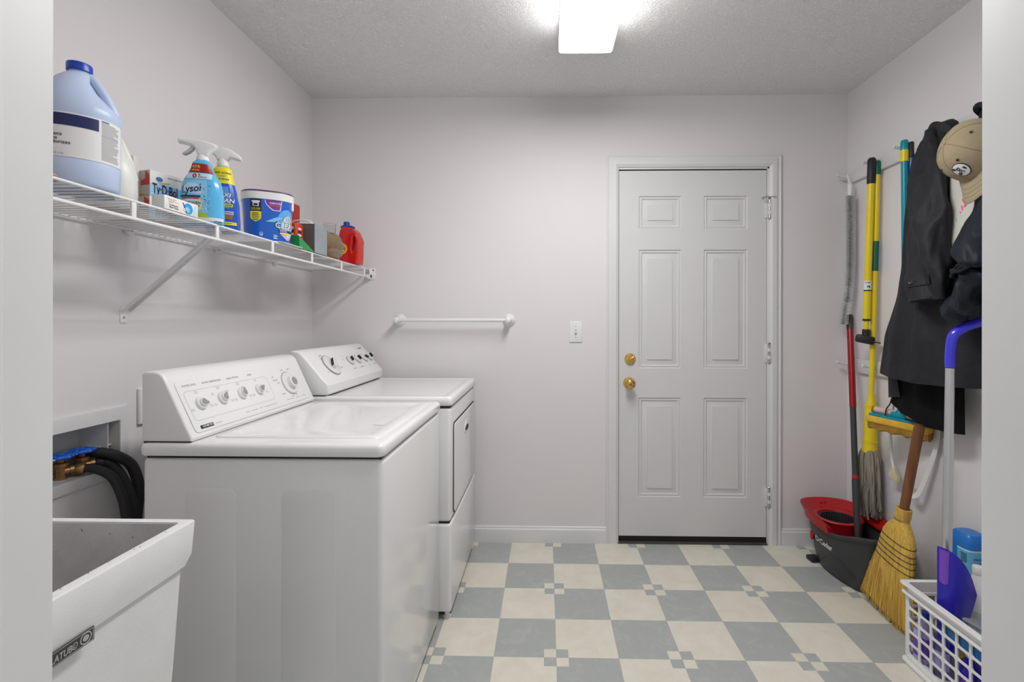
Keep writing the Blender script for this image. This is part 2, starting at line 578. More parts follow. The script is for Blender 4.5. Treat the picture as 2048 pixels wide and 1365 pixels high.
for zz in (1.85, 1.055, 0.262):
    b = MB()
    hx = 1.2235
    for k in range(5):
        z0 = zz - 0.052 + k * 0.0208
        b.lathe([(0.0075, 0), (0.0075, 0.0196)], (hx, YB - 0.010, z0), STEEL if k % 2 == 0 else TRIMW, n=14)
    b.lathe([(0.005, 0), (0.008, 0.002), (0.004, 0.008), (0, 0.009)], (hx, YB - 0.010, zz + 0.053), STEEL, n=14)
    b.lathe([(0.004, -0.006), (0.007, 0)], (hx, YB - 0.010, zz - 0.053), STEEL, n=14)
    b.box(hx - 0.022, hx - 0.004, YB - 0.006, YB + 0.0025, zz - 0.05, zz + 0.05, TRIMW, 0.001)
    b.box(hx + 0.003, hx + 0.012, YB - 0.017, YB - 0.002, zz - 0.05, zz + 0.05, TRIMW, 0.001)
    if zz > 1.5:     # hinge-pin door stop
        b.tube([(hx, YB - 0.012, zz + 0.064), (hx - 0.02, YB - 0.03, zz + 0.062), (hx - 0.042, YB - 0.036, zz + 0.054)], 0.0035, STEEL, 8, sub=4)
        b.lathe([(0.007, 0), (0.007, 0.01)], (hx - 0.046, YB - 0.042, zz + 0.052), STEEL, axis='Y', n=12)
        b.tube([(hx, YB - 0.012, zz + 0.064), (hx + 0.03, YB - 0.028, zz + 0.064)], 0.003, STEEL, 8)
    b.build('hinge', door)

# ---------------- ceiling lamp
lamp = thing('ceiling_light', 'long white fluorescent ceiling light with glowing wraparound lens', 'ceiling light', (0.168, 1.515, ZC))
LENS = bpy.data.materials.new('glowing_lens'); LENS.use_nodes = True
nt = LENS.node_tree; bs = nt.nodes['Principled BSDF']
bs.inputs['Base Color'].default_value = (0.9, 0.9, 0.9, 1)
bs.inputs['Roughness'].default_value = 0.35
bs.inputs['Emission Color'].default_value = (1.0, 0.985, 0.965, 1)
bs.inputs['Emission Strength'].default_value = LENS_EMISSION
LY0, LY1 = 0.905, 2.118
b = MB()
prof = [(0.052, ZC - 0.018), (0.116, ZC - 0.03), (0.1165, ZC - 0.074), (0.108, ZC - 0.0815), (0.055, ZC - 0.0825)]
sec = [(0.168 - x, z) for x, z in prof] + [(0.168 + x, z) for x, z in reversed(prof)]
def glow(name, k):
    m = LENS.copy(); m.name = name
    m.node_tree.nodes['Principled BSDF'].inputs['Emission Strength'].default_value = LENS_EMISSION * k
    return m
# tubes stop short of the tips; sides, top and far stretch dimmed against glare
zones = [(LY0 + 0.006, LY0 + 0.08, 0.06), (LY0 + 0.08, 1.80, 1.0), (1.80, LY1 - 0.09, 0.7), (LY1 - 0.09, LY1 - 0.006, 0.12)]
for zi, (ya, yb2, f) in enumerate(zones):
    mb_, ms_, mt_ = glow('glowing_lens_%d' % zi, f), glow('glowing_lens_side_%d' % zi, f * 0.52), glow('glowing_lens_top_%d' % zi, f * 0.03)
    for k in range(len(sec) - 1):
        b.loft([[(x, y, z) for x, z in sec[k:k + 2]] for y in (ya, yb2)], mb_ if k in (3, 4, 5) else (mt_ if k in (0, 8) else ms_), cap=(False, False), closed=False)
b.build('lens', lamp, angle=50)
for y0, y1 in ((LY0, LY0 + 0.006), (LY1 - 0.006, LY1)):
    b = MB()
    b.loft([[(x, y, z) for x, z in sec] for y in (y0, y1)], WHITEP)
    b.build('end_cap', lamp, angle=30)
b = MB(); b.box(0.168 - 0.06, 0.168 + 0.06, LY0 + 0.02, LY1 - 0.02, ZC - 0.03, ZC, WHITEP, 0.003)
b.build('housing', lamp)

# ---------------- towel bar and switch on the back wall
tb = thing('towel_bar', 'white towel bar on the back wall above the dryer', 'towel bar', (-0.52, YB, 1.232))
bx0, bx1, bz, by = -0.820, -0.208, 1.235, YB - 0.068
for x in (bx0, bx1):
    b = MB()
    b.lathe([(0.035, 0), (0.035, 0.004), (0.031, 0.011), (0.021, 0.018), (0.0165, 0.028), (0.0155, 0.055), (0.017, 0.066), (0.018, 0.074), (0.015, 0.083), (0.008, 0.087), (0, 0.088)], (x, YB, bz), WHITEP, axis='-Y', n=32)
    b.build('post', tb)
b = MB(); b.tube([(bx0, by, bz), (bx1, by, bz)], 0.0098, WHITEP, 16); b.build('bar', tb)
sw = thing('light_switch', 'white toggle light switch left of the door', 'light switch', (0.163, YB, 1.171))
b = MB(); b.box(0.128, 0.198, YB - 0.006, YB, 1.113, 1.229, WHITEP, 0.004, 3)
b.box(0.1575, 0.1685, YB - 0.0068, YB - 0.004, 1.158, 1.184, PRINTL); b.build('plate', sw)
b = MB(Matrix.Translation((0.163, YB - 0.006, 1.171)) @ Matrix.Rotation(0.45, 4, 'X')); b.box(-0.004, 0.004, -0.013, 0.002, -0.005, 0.006, WHITEP, 0.0015); b.build('toggle', sw)
for z in (1.201, 1.141):
    b = MB(); b.lathe([(0.003, 0), (0.0028, 0.0008), (0, 0.001)], (0.163, YB - 0.006, z), STEEL, axis='-Y', n=12); b.build('screw', sw)
# ================================================================ washer
def face_frame(p, up):
    up = Vector(up).normalized()
    return p, up, Vector((up.z, 0, -up.x))
def console(parent, prof, y0, y1, r, m, print_fn=None):
    b = MB()
    # outline in (x, z), extruded along y
    L = (y1 - y0) / 2
    M = frame((0, (y0 + y1) / 2, 0), (1, 0, 0), (0, 0, 1))
    b.curve2d([prof], L - r, r, m, M=M, res=3)
    if print_fn:
        print_fn(b)
    o = b.build('console', parent, angle=35)
    g = MB(); x0, x1, z0 = min(p[0] for p in prof), max(p[0] for p in prof), min(p[1] for p in prof)
    g.box(x0 + .004, prof[1][0] - .004 if prof[1][0] > x0 else x1, y0 + .004, y1 - .004, z0 - .004, z0 + .004, SEAM)
    g.build('console_seam', parent)
    return o

washer = thing('washing_machine', 'white top-load washing machine with slanted knob console, nearest the camera', 'washing machine', (-0.755, 1.605, 0))
WX0, WX1, WY0, WY1 = -1.080, -0.430, 1.262, 1.946
b = MB()
b.box(WX0 + 0.004, WX1, WY0 + 0.003, WY1 - 0.003, 0.028, 0.864, ENAMEL, 0.014, 4)
# pressed panel lines on the side facing the door
Mp = frame((0, WY0 + 0.0032, 0), (1, 0, 0), (0, 0, 1))
for xa, xb in ((-0.957, -0.823), (-0.698, -0.555)):
    b.curve2d([rrect(xa, xb, 0.10, 0.784, 0.022, 6)], 0.0006, 0.0006, ENAMEL, M=Mp)
b.build('cabinet', washer)
b = MB(); b.box(WX0 + 0.012, WX1 - 0.008, WY0 + 0.012, WY1 - 0.012, 0.862, 0.872, SEAM); b.build('seam_gasket', washer)
# top panel with a recessed lid opening: nested rings on a rounded slab
def ringstack(b, x0, x1, y0, y1, steps, m, rad=0.02):
    prev = None
    for ins, z in steps:
        r = [(p[0], p[1], z) for p in rrect(x0 + ins, x1 - ins, y0 + ins, y1 - ins, max(0.002, rad - ins * 0.25), 5)]
        if prev:
            n = len(r)
            b.add(prev + r, [(k, (k + 1) % n, n + (k + 1) % n, n + k) for k in range(n)], m)
        prev = r
    b.add(prev, [tuple(range(len(prev)))], m)
b = MB()
ringstack(b, WX0 - 0.002, WX1 + 0.004, WY0 - 0.004, WY1 + 0.004, [(0.010, 0.8695), (0.002, 0.872), (0, 0.877), (0, 0.894), (0.003, 0.901), (0.008, 0.9045), (0.014, 0.906)], ENAMEL, 0.018)
b.build('top_panel', washer, angle=50)
b = MB()
ringstack(b, -0.928, -0.455, 1.318, 1.90, [(0, 0.905), (0.001, 0.9085), (0.004, 0.9100), (0.030, 0.9105), (0.042, 0.9085), (0.052, 0.9065), (0.10, 0.9063)], ENAMEL, 0.03)
# lid finger lip
b.curve2d([rrect(-0.02, 0.02, -0.13, 0.13, 0.012)], 0.0, 0.0, ENAMEL, M=Matrix.Translation((-0.52, 1.62, 0.9072)))
b.build('lid', washer, angle=50)
prof = [(-1.076, 0.908), (-0.942, 0.908), (-0.940, 0.916), (-0.952, 0.940), (-1.006, 1.056), (-1.017, 1.079), (-1.028, 1.090), (-1.042, 1.0935), (-1.070, 1.0935), (-1.077, 1.086)]
console(washer, prof, WY0 + 0.002, WY1 - 0.002, 0.006, ENAMEL2)
FP, FU, FN = face_frame(Vector((-0.938, 0, 0.912)), (-0.08, 0, 0.17))
def facept(y, t, off=0.0):
    return FP + Vector((0, y, 0)) + FU * t + FN * off
def fmat(y, t, off):
    return frame(facept(y, t, off), (0, 1, 0), FU)
# raised control plate and printed outlines
PO = 0.0012
b = MB()
b.curve2d([rrect(1.286, 1.912, 0.014, 0.166, 0.012)], 0.0006, 0.0006, ENAMEL2, M=fmat(0, 0, PO - 0.0004))
b.build('control_plate', washer)
def strip(b, y0, t0, y1, t1, w, off, m):
    M = fmat(0, 0, off)
    d = Vector((y1 - y0, t1 - t0)).normalized(); n = Vector((-d.y, d.x)) * w / 2
    b.add([M @ Vector((y0 + n.x, t0 + n.y, 0)), M @ Vector((y0 - n.x, t0 - n.y, 0)), M @ Vector((y1 - n.x, t1 - n.y, 0)), M @ Vector((y1 + n.x, t1 + n.y, 0))], [(0, 1, 2, 3)], m)
b = MB()
TO = PO + 0.0012
b.text('WATER LEVEL', 0.0086, PRINT, M=fmat(1.333, 0.150, TO), bold=0.004)
b.text('WATER TEMPERATURE', 0.0086, PRINT, M=fmat(1.424, 0.150, TO), bold=0.004, sx=0.92)
b.text('RINSE OPTIONS', 0.0086, PRINT, M=fmat(1.520, 0.149, TO), bold=0.004, sx=0.93)
b.text('SPEED', 0.0086, PRINT, M=fmat(1.607, 0.149, TO), bold=0.004)
# rounded outline around the four knobs
out = rrect(1.30, 1.69, 0.046, 0.134, 0.012); inn = rrect(1.3008, 1.6892, 0.0468, 0.1332, 0.0115)
b.curve2d([out, inn], 0, 0, PRINTL, M=fmat(0, 0, TO))
rnd = random.Random(3)
def ticks(y, t, n, rr):
    for k in range(n):
        a = math.radians(200 - 220 * k / max(1, n - 1))
        cy, ct = y + rr * math.cos(a) * 1.1, t + rr * math.sin(a)
        for q in range(2):
            w = rnd.uniform(0.010, 0.016)
            strip(b, cy - w / 2, ct - q * 0.0045, cy + w / 2, ct - q * 0.0045, 0.0016, TO, PRINTL)
for y, n in ((1.346, 3), (1.438, 5), (1.531, 3), (1.624, 3)):
    ticks(y, 0.093, n, 0.036)
for yy0, yy1 in ((1.51, 1.53), (1.54, 1.575), (1.585, 1.60), (1.612, 1.69), (1.75, 1.80), (1.815, 1.845), (1.858, 1.888)):
    strip(b, yy0, 0.030, yy1, 0.030, 0.0018, TO, PRINTL)
for (y, t, w) in ((1.728, 0.125, 0.012), (1.735, 0.112, 0.03), (1.748, 0.10, 0.014), (1.752, 0.055, 0.022), (1.80, 0.037, 0.014), (1.83, 0.04, 0.008), (1.80, 0.145, 0.016), (1.845, 0.145, 0.016)):
    strip(b, y - w / 2, t, y + w / 2, t, 0.0026, TO, PRINT)
b.build('console_print', washer)
b = MB()
b.curve2d([rrect(-0.025, 0.025, -0.0055, 0.0045, 0.0008)], 0.0004, 0, BLACK, M=fmat(1.333, 0.027, PO + 0.0015))
b.text('KENMORE', 0.0088, WHITEP, M=fmat(1.3345, 0.0268, PO + 0.0022), bold=0.006, shear=0.2)
strip(b, 1.368, 0.026, 1.395, 0.026, 0.002, TO, PRINTL)
b.build('maker_badge', washer, label='small black badge with white lettering')
def knob(parent, M, R, rot, dial=False):
    K = MB(M)
    if dial:
        K.lathe([(R * 1.62, 0), (R * 1.62, 0.004), (R * 1.55, 0.006), (R * 1.02, 0.0065)], (0, 0, 0), KNOBW, n=40)
        K.lathe([(R * 1.75, 0.0), (R * 1.75, 0.0012), (R * 1.62, 0.0014)], (0, 0, 0), PRINTL, n=40, cap=False)
    K.lathe([(R, 0.0), (R * 0.98, 0.0055), (R * 0.90, 0.0075), (R * 0.2, 0.008), (0, 0.008)], (0, 0, 0), KNOBW, n=32)
    k = K.build('dial' if dial else 'knob', parent)
    G = MB(M @ Matrix.Rotation(rot, 4, 'Z'))
    if dial:
        G.lathe([(R * 0.90, 0.007), (R * 0.84, 0.020), (R * 0.74, 0.022), (0, 0.022)], (0, 0, 0), KNOBW, n=32)
        lp = ell(0, 0, R * 0.58, R * 0.58)
        G.curve2d([lp], 0.0005, 0, KNOBG, M=Matrix.Translation((0, 0, 0.0225)))
    else:
        # teardrop grip
        tear = [(R * 0.62 * math.cos(a), R * 0.62 * math.sin(a)) for a in [math.radians(d) for d in range(40, 321, 14)]] + [(R * 1.05, -0.18 * R), (R * 1.05, 0.18 * R)]
        G.curve2d([tear], 0.0022, 0.0012, KNOBW, M=Matrix.Translation((0, 0, 0.0100)))
        tear2 = [(x * 0.8, y * 0.78) for x, y in tear]
        G.curve2d([tear2], 0.0004, 0, KNOBG, M=Matrix.Translation((0, 0, 0.0136)))
    G.build('grip', k, label='raised gray-faced grip')
    return k
for y, rot in ((1.346, -0.35), (1.438, 0.9), (1.531, 1.35), (1.624, 0.45)):
    knob(washer, fmat(y, 0.093, PO + 0.0006), 0.0195, rot)
knob(washer, fmat(1.816, 0.090, PO + 0.0006), 0.027, 0.0, True)
for x in (WX0 + 0.06, WX1 - 0.06):
    for y in (WY0 + 0.06, WY1 - 0.06):
        b = MB(); b.lathe([(0.02, 0.0), (0.022, 0.006), (0.012, 0.012), (0.012, 0.03)], (x, y, 0), BLACK, n=20); b.build('foot', washer)

# ================================================================ dryer
dryer = thing('clothes_dryer', 'white clothes dryer in the far corner beyond the washer', 'dryer', (-0.735, 2.30, 0))
EX0, EX1, EY0, EY1 = -1.060, -0.392, 1.976, 2.640
b = MB()
b.box(EX0, EX1, EY0, EY1, 0.405, 0.872, ENAMEL, 0.012, 4)
b.build('cabinet', dryer)
b = MB()
b.box(EX0, EX1 + 0.003, EY0, EY1, 0.032, 0.397, ENAMEL, 0.012, 4)
b.build('lower_panel', dryer)
for x_, d_, z0, z1 in ((0.006, 0.008, 0.39, 0.41), (0.006, 0.008, 0.866, 0.882), (0.03, 0.03, 0.012, 0.05)):
    b = MB(); b.box(EX0 + 0.01, EX1 - x_, EY0 + d_, EY1 - d_, z0, z1, SEAM)
    b.build('seam_gasket' if z0 > 0.1 else 'kick_plinth', dryer)
b = MB()
ringstack(b, EX0 - 0.002, EX1 + 0.006, EY0 - 0.004, EY1 + 0.004, [(0.010, 0.8805), (0.002, 0.882), (0, 0.886), (0, 0.906), (0.003, 0.914), (0.008, 0.9175), (0.014, 0.9185), (0.030, 0.9185), (0.036, 0.9165), (0.05, 0.916)], ENAMEL, 0.018)
b.build('top_panel', dryer, angle=50)
# door on the front (faces +x)
b = MB()
Md = frame((EX1 + 0.0015, 0, 0), (0, 1, 0), (0, 0, 1))
b.curve2d([rrect(2.030, 2.600, 0.418, 0.802, 0.022, 5)], 0.0012, 0.0008, SEAM, M=Md)
b.curve2d([rrect(2.034, 2.597, 0.422, 0.797, 0.020, 5)], 0.002, 0.002, ENAMEL, M=frame((EX1 + 0.0025, 0, 0), (0, 1, 0), (0, 0, 1)))
dd = b.build('door', dryer)
b = MB()
Mh = frame((EX1 + 0.0068, 2.335, 0.722), (0, 1, 0), (0, 0, 1))
b.curve2d([ell(0, 0, 0.062, 0.034)], 0.0008, 0.0008, ENAMEL, M=Mh)
b.curve2d([ell(0, -0.004, 0.046, 0.013)], 0.0008, 0, SEAM, M=frame((EX1 + 0.0082, 2.335, 0.722), (0, 1, 0), (0, 0, 1)))
b.build('handle', dd, label='oval pocket handle')
prof = [(-1.058, 0.921), (-0.908, 0.921), (-0.900, 0.928), (-0.898, 0.962), (-0.906, 0.974), (-0.925, 0.993), (-0.985, 1.064), (-1.012, 1.093), (-1.026, 1.104), (-1.042, 1.107), (-1.055, 1.105), (-1.0585, 1.095)]
FP, FU, FN = face_frame(Vector((-0.904, 0, 0.9695)), (-0.108, 0, 0.1265))
PO = 0.0014
TO = PO + 0.0004
def dryer_print(b):
    for (y, t, w, h) in ((2.104, 0.140, 0.022, 0.003), (2.11, 0.126, 0.05, 0.002), (2.215, 0.062, 0.022, 0.003), (2.06, 0.05, 0.016, 0.002), (2.335, 0.040, 0.03, 0.003), (2.425, 0.040, 0.04, 0.003), (2.53, 0.040, 0.014, 0.003), (2.602, 0.040, 0.024, 0.003), (2.285, 0.10, 0.016, 0.002), (2.30, 0.118, 0.016, 0.002), (2.40, 0.12, 0.014, 0.002), (2.5, 0.122, 0.012, 0.002), (2.47, 0.122, 0.008, 0.002)):
        strip(b, y - w / 2, t, y + w / 2, t, h, TO, PRINTL)
    b.text('KENMORE', 0.010, BLACK, M=fmat(2.565, 0.150, TO + 0.001), bold=0.02)
console(dryer, prof, EY0 + 0.0, EY1 - 0.0, 0.007, ENAMEL2, dryer_print)
def bar_knob(parent, M, R, rot, fins=True):
    K = MB(M)
    K.lathe([(R, 0), (R, 0.004), (R * 0.92, 0.007), (R * 0.3, 0.0075), (0, 0.0075)], (0, 0, 0), KNOBW, n=32)
    K.lathe([(R * 1.06, 0), (R * 1.06, 0.001), (R, 0.0012)], (0, 0, 0), PRINT, n=32, cap=False)
    k = K.build('knob', parent)
    G = MB(M @ Matrix.Rotation(rot, 4, 'Z'))
    G.box(-R * 0.55, R * 0.55, -R * 0.18, R * 0.18, 0.006, 0.024, KNOBW, 0.002)
    G.box(-R * 0.5, R * 0.5, R * 0.185, R * 0.20, 0.009, 0.022, BLACK)
    G.build('grip', k, label='bar grip with dark side')
bar_knob(dryer, fmat(2.135, 0.083, PO), 0.052, 0.75)
for y, rot in ((2.352, 1.3), (2.444, 1.7), (2.535, 2.4), (2.608, 1.5)):
    bar_knob(dryer, fmat(y, 0.088, PO), 0.024, rot)
for x in (EX0 + 0.05, EX1 - 0.02):
    for y in (EY0 + 0.03, EY1 - 0.03):
        b = MB(); b.lathe([(0.016, 0.0), (0.018, 0.006), (0.010, 0.012), (0.010, 0.034)], (x, y, 0), WHITEP, n=20); b.build('foot', dryer)

# ================================================================ laundry sink
sink = thing('laundry_sink', 'white composite laundry tub at the near left with dark maker plate', 'sink', (-0.97, 0.66, 0))
KX0, KX1, KY0, KY1 = -1.285, -0.655, 0.452, 0.890
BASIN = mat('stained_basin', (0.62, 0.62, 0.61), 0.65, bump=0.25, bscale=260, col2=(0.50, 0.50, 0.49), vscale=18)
b = MB()
def rr3(x0, x1, y0, y1, r, z):
    return [(p[0], p[1], z) for p in rrect(x0, x1, y0, y1, r, 5)]
steps = [(0.010, 0.02, 0.0), (0.030, 0.02, 0.0), (0.016, 0.40, 0.0)]
R_ = []
R_.append(rr3(KX0 + 0.03, KX1 - 0.034, KY0 + 0.03, KY1 - 0.034, 0.02, 0.33))
R_.append(rr3(KX0 + 0.018, KX1 - 0.016, KY0 + 0.018, KY1 - 0.020, 0.02, 0.60))
R_.append(rr3(KX0 + 0.012, KX1 - 0.008, KY0 + 0.012, KY1 - 0.012, 0.02, 0.779))
R_.append(rr3(KX0 + 0.004, KX1 - 0.002, KY0 + 0.004, KY1 - 0.006, 0.02, 0.783))
R_.append(rr3(KX0, KX1 + 0.000, KY0, KY1 - 0.002, 0.010, 0.800))
R_.append(rr3(KX0, KX1 + 0.002, KY0, KY1, 0.006, 0.857))
R_.append(rr3(KX0 + 0.001, KX1 + 0.001, KY0 + 0.001, KY1 - 0.001, 0.006, 0.8592))
R_.append(rr3(KX0 + 0.003, KX1 - 0.001, KY0 + 0.003, KY1 - 0.003, 0.006, 0.860))
R_.append(rr3(KX0 + 0.02, KX1 - 0.016, KY0 + 0.02, KY1 - 0.017, 0.006, 0.860))
R_.append(rr3(KX0 + 0.021, KX1 - 0.017, KY0 + 0.021, KY1 - 0.018, 0.006, 0.857))
b.loft(R_, STONE, cap=(True, False))
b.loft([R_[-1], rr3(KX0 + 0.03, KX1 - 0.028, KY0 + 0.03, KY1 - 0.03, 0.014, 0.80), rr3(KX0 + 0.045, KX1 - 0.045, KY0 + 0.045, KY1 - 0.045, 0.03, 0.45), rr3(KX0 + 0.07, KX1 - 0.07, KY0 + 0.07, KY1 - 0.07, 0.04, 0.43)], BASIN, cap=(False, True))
sb = b.build('basin', sink, angle=45)
# specks of grime
b = MB()
rs = random.Random(5)
GRIME = mat('grime', (0.03, 0.028, 0.025), 0.9)
for k in range(26):
    x = rs.uniform(KX0 + 0.25, KX1 - 0.08)
    z = 0.85 - abs(rs.gauss(0, 0.05))
    fy = KY1 - 0.0295 - (0.80 - z) * 0.043 if z < 0.80 else KY1 - 0.021 - (0.855 - z) * 0.16
    rr = rs.uniform(0.0004, 0.0014)
    b.lathe([(rr, 0), (rr * 0.6, 0.0008), (0, 0.001)], (x, fy - 0.0001, z), GRIME, axis='-Y', n=7, sy=rs.uniform(0.4, 1))
for k in range(8):
    y = rs.uniform(0.62, 0.87); rr = rs.uniform(0.0006, 0.0013)
    b.lathe([(rr, 0), (0, 0.0008)], (KX1 - 0.008 - rs.random() * 0.006, y, 0.860), GRIME, n=6)
b.build('grime_specks', sb, kind='stuff')
b = MB()
Ml = frame((KX1 + 0.0018, 0.628, 0.7795), (0, 1, 0), (0, 0, 1))
LBL = mat('tub_plate_gray', (0.05, 0.05, 0.052), 0.5)
LBT = mat('tub_plate_print', (0.45, 0.45, 0.45), 0.5)
b.curve2d([rrect(-0.058, 0.058, -0.010, 0.010, 0.001)], 0.0005, 0, LBL, M=Ml)
Ml2 = frame((KX1 + 0.0026, 0.628, 0.7795), (0, 1, 0), (0, 0, 1))
b.curve2d([rrect(-0.0565, 0.0565, -0.0088, 0.0088, 0.0008), rrect(-0.0555, 0.0555, -0.008, 0.008, 0.0006)], 0.0001, 0, LBT, M=Ml2)
b.text('UTILATUB®', 0.0125, LBT, M=frame((KX1 + 0.0026, 0.634, 0.778), (0, 1, 0), (0, 0, 1)), bold=0.02, shear=0.2, sx=.78)
b.curve2d([ell(0.045, 0.0, 0.0088, 0.0082), ell(0.045, 0, 0.0072, 0.0066)], 0.0001, 0, LBT, M=Ml2)
b.curve2d([ell(0.045, 0.0, 0.0048, 0.0042)], 0.0001, 0, LBT, M=Ml2)
b.build('maker_plate', sink, label='dark gray plate with light lettering')
for x in (KX0 + 0.09, KX1 - 0.09):
    for y in (KY0 + 0.08, KY1 - 0.08):
        b = MB(); b.tube([(x, y, 0), (x, y, 0.345)], 0.018, WHITEP, 14); b.build('leg', sink)

# ================================================================ washer box in the left wall
vb = thing('valve_box', 'recessed white plumbing box with white frame in the left wall', 'plumbing box', (XL, 1.31, 0.76))
INBOX = mat('box_inside', (0.62, 0.62, 0.60), 0.6, var=0.06, vscale=12)
b = MB()
xi = XL - 0.09
b.add([(XL, BY0, BZ0), (XL, BY1, BZ0), (XL, BY1, BZ1), (XL, BY0, BZ1), (xi, BY0 + 0.004, BZ0 + 0.002), (xi, BY1 - 0.004, BZ0 + 0.002), (xi, BY1 - 0.004, BZ1 - 0.002), (xi, BY0 + 0.004, BZ1 - 0.002)],
      [(0, 1, 5, 4), (1, 2, 6, 5), (2, 3, 7, 6), (3, 0, 4, 7), (4, 5, 6, 7)], INBOX)
b.box(xi, XL, BY1 - 0.035, BY1 - 0.033, BZ0, BZ1, INBOX)
b.box(xi, XL - 0.02, BY0, BY1, 0.848, 0.851, INBOX)
b.build('recess', vb, angle=30)
b = MB()
M = frame((XL + 0.004, 0, 0), (0, 1, 0), (0, 0, 1))
b.curve2d([[(1.135, 0.755), (1.489, 0.755), (1.489, 0.966), (1.135, 0.966)], [(BY0, BZ0), (BY1, BZ0), (BY1, BZ1), (BY0, BZ1)]], 0.003, 0.001, TRIMW, M=M)
b.build('frame', vb)
HBLUE = mat('blue_enamel_handle', (0.01, 0.11, 0.55), 0.35)
def valve(y, x, label):
    v = thing('water_valve', label, 'valve', (x, y, BZ0), group='water valves in the wall box')
    b = MB()
    z = BZ0
    b.lathe([(0.015, 0.0), (0.015, 0.008), (0.0125, 0.010), (0.0125, 0.034), (0.0165, 0.036), (0.0165, 0.045), (0.009, 0.048), (0.009, 0.056)], (x, y, z), OLDBRASS, n=8)
    b.lathe([(0.0115, 0.0), (0.0115, 0.018), (0.0135, 0.018), (0.0135, 0.028)], (x, y, z + 0.020), OLDBRASS, axis=Vector((0.45, 0.9, 0.0)), n=16)
    b.build('body', v)
    b = MB()
    b.lathe([(0.0035, 0.050), (0.0035, 0.066)], (x, y, z), STEEL, n=10)
    zh = z + 0.064
    ring = [(x + 0.026 * (1 + 0.09 * math.cos(6 * a)) * math.cos(a), y + 0.026 * (1 + 0.09 * math.cos(6 * a)) * math.sin(a), zh) for a in [2 * PI * k / 48 for k in range(49)]]
    b.tube(ring, 0.0052, HBLUE, 8, cap=False)
    for k in range(3):
        a = PI * k / 3
        b.tube([(x - 0.024 * math.cos(a), y - 0.024 * math.sin(a), zh), (x + 0.024 * math.cos(a), y + 0.024 * math.sin(a), zh)], 0.0042, HBLUE, 8)
    b.lathe([(0.009, 0.057), (0.009, 0.069), (0.004, 0.072), (0, 0.072)], (x, y, z), HBLUE, n=14)
    b.build('handle', v, label='blue ribbed hand wheel')
    return v
valve(1.319, -1.352, 'brass water valve with blue wheel, the left one in the wall box')
valve(1.381, -1.352, 'brass water valve with blue wheel, the right one in the wall box')
def hose(pts, r, label, ferrule=True):
    pts = [(x, y - 0.027, z) for x, y, z in pts]
    h = thing('rubber_hose', label, 'hose', pts[0], group='hoses behind the washing machine')
    b = MB(); b.tube(pts, r, RUBBER, 14, sub=8); b.build('tube', h)
    if ferrule:
        d = (Vector(pts[1]) - Vector(pts[0])).normalized()
        b = MB(); b.lathe([(r * 1.12, -0.004), (r * 1.3, 0.0), (r * 1.3, 0.014), (r * 1.1, 0.018)], Vector(pts[0]), OLDBRASS if ferrule == 1 else BLACK, axis=d, n=14); b.build('coupling', h)
hose([(-1.336, 1.376, 0.807), (-1.305, 1.395, 0.803), (-1.265, 1.41, 0.775), (-1.24, 1.415, 0.72), (-1.226, 1.415, 0.655), (-1.215, 1.42, 0.5), (-1.16, 1.45, 0.40), (-1.093, 1.46, 0.36)], 0.0125, 'black rubber hose running from the left water valve', 1)
hose([(-1.337, 1.438, 0.807), (-1.316, 1.455, 0.802), (-1.288, 1.465, 0.765), (-1.258, 1.465, 0.706), (-1.242, 1.46, 0.655), (-1.228, 1.46, 0.5), (-1.16, 1.54, 0.45), (-1.093, 1.55, 0.40)], 0.0125, 'black rubber hose running from the right water valve', 2)
hose([(-1.366, 1.436, 0.838), (-1.334, 1.444, 0.836), (-1.300, 1.462, 0.822), (-1.283, 1.492, 0.790), (-1.272, 1.502, 0.750), (-1.264, 1.503, 0.70), (-1.255, 1.50, 0.55), (-1.17, 1.62, 0.50), (-1.093, 1.63, 0.48)], 0.0150, 'thick black drain hose hooked into the back of the wall box', False)
wp = thing('wall_plate', 'blank white wall plate on the left wall behind the washer console', 'wall plate', (XL, 1.565, 0.953))
b = MB(); b.box(XL, XL + 0.012, 1.528, 1.602, 0.895, 1.012, WHITEP, 0.004, 3); b.build('plate', wp)
b = MB(); b.lathe([(0.003, 0), (0, 0.001)], (XL + 0.012, 1.565, 0.953), STEEL, axis='X', n=10); b.build('screw', wp)
# ================================================================ wire shelf
SZ = 1.520       # top of the deck
shelf = thing('wire_shelf', 'long white wire shelf on the left wall above the washer and dryer', 'shelf', (-1.15, 1.57, 1.47))
SF, SBK = -0.990, XL + 0.012
SY0, SY1 = 0.445, YB - 0.012
b = MB()
n = int((SY1 - SY0) / 0.0254)
for k in range(n + 1):
    y = SY0 + 0.010 + k * 0.0254
    b.tube([(SBK, y, SZ - 0.0021), (SF, y, SZ - 0.0021)], 0.0021, VINYLW, 7)
b.build('deck_wires', shelf, weld=False)
b = MB()
b.tube([(SF + 0.001, SY0, SZ - 0.0035), (SF + 0.001, SY1, SZ - 0.0035)], 0.0034, VINYLW, 10)
b.build('front_rod', shelf)
b = MB(); b.tube([(SF, SY0, SZ - 0.0455), (SF, SY1, SZ - 0.0455)], 0.0046, VINYLW, 12); b.build('lower_rod', shelf)
b = MB(); b.tube([(SBK, SY0, SZ - 0.005), (SBK, SY1, SZ - 0.005)], 0.0034, VINYLW, 10); b.build('back_rod', shelf)
b = MB(); b.tube([(-1.15, SY0, SZ - 0.005), (-1.15, SY1, SZ - 0.005)], 0.003, VINYLW, 8); b.build('middle_rod', shelf)
for k in range(-2, 6):
    y = 1.139 + 0.2945 * k
    b = MB(); b.box(SF - 0.003, SF + 0.003, y - 0.0068, y + 0.0068, SZ - 0.046, SZ - 0.002, VINYLW, 0.002, 2)
    b.build('link', shelf)
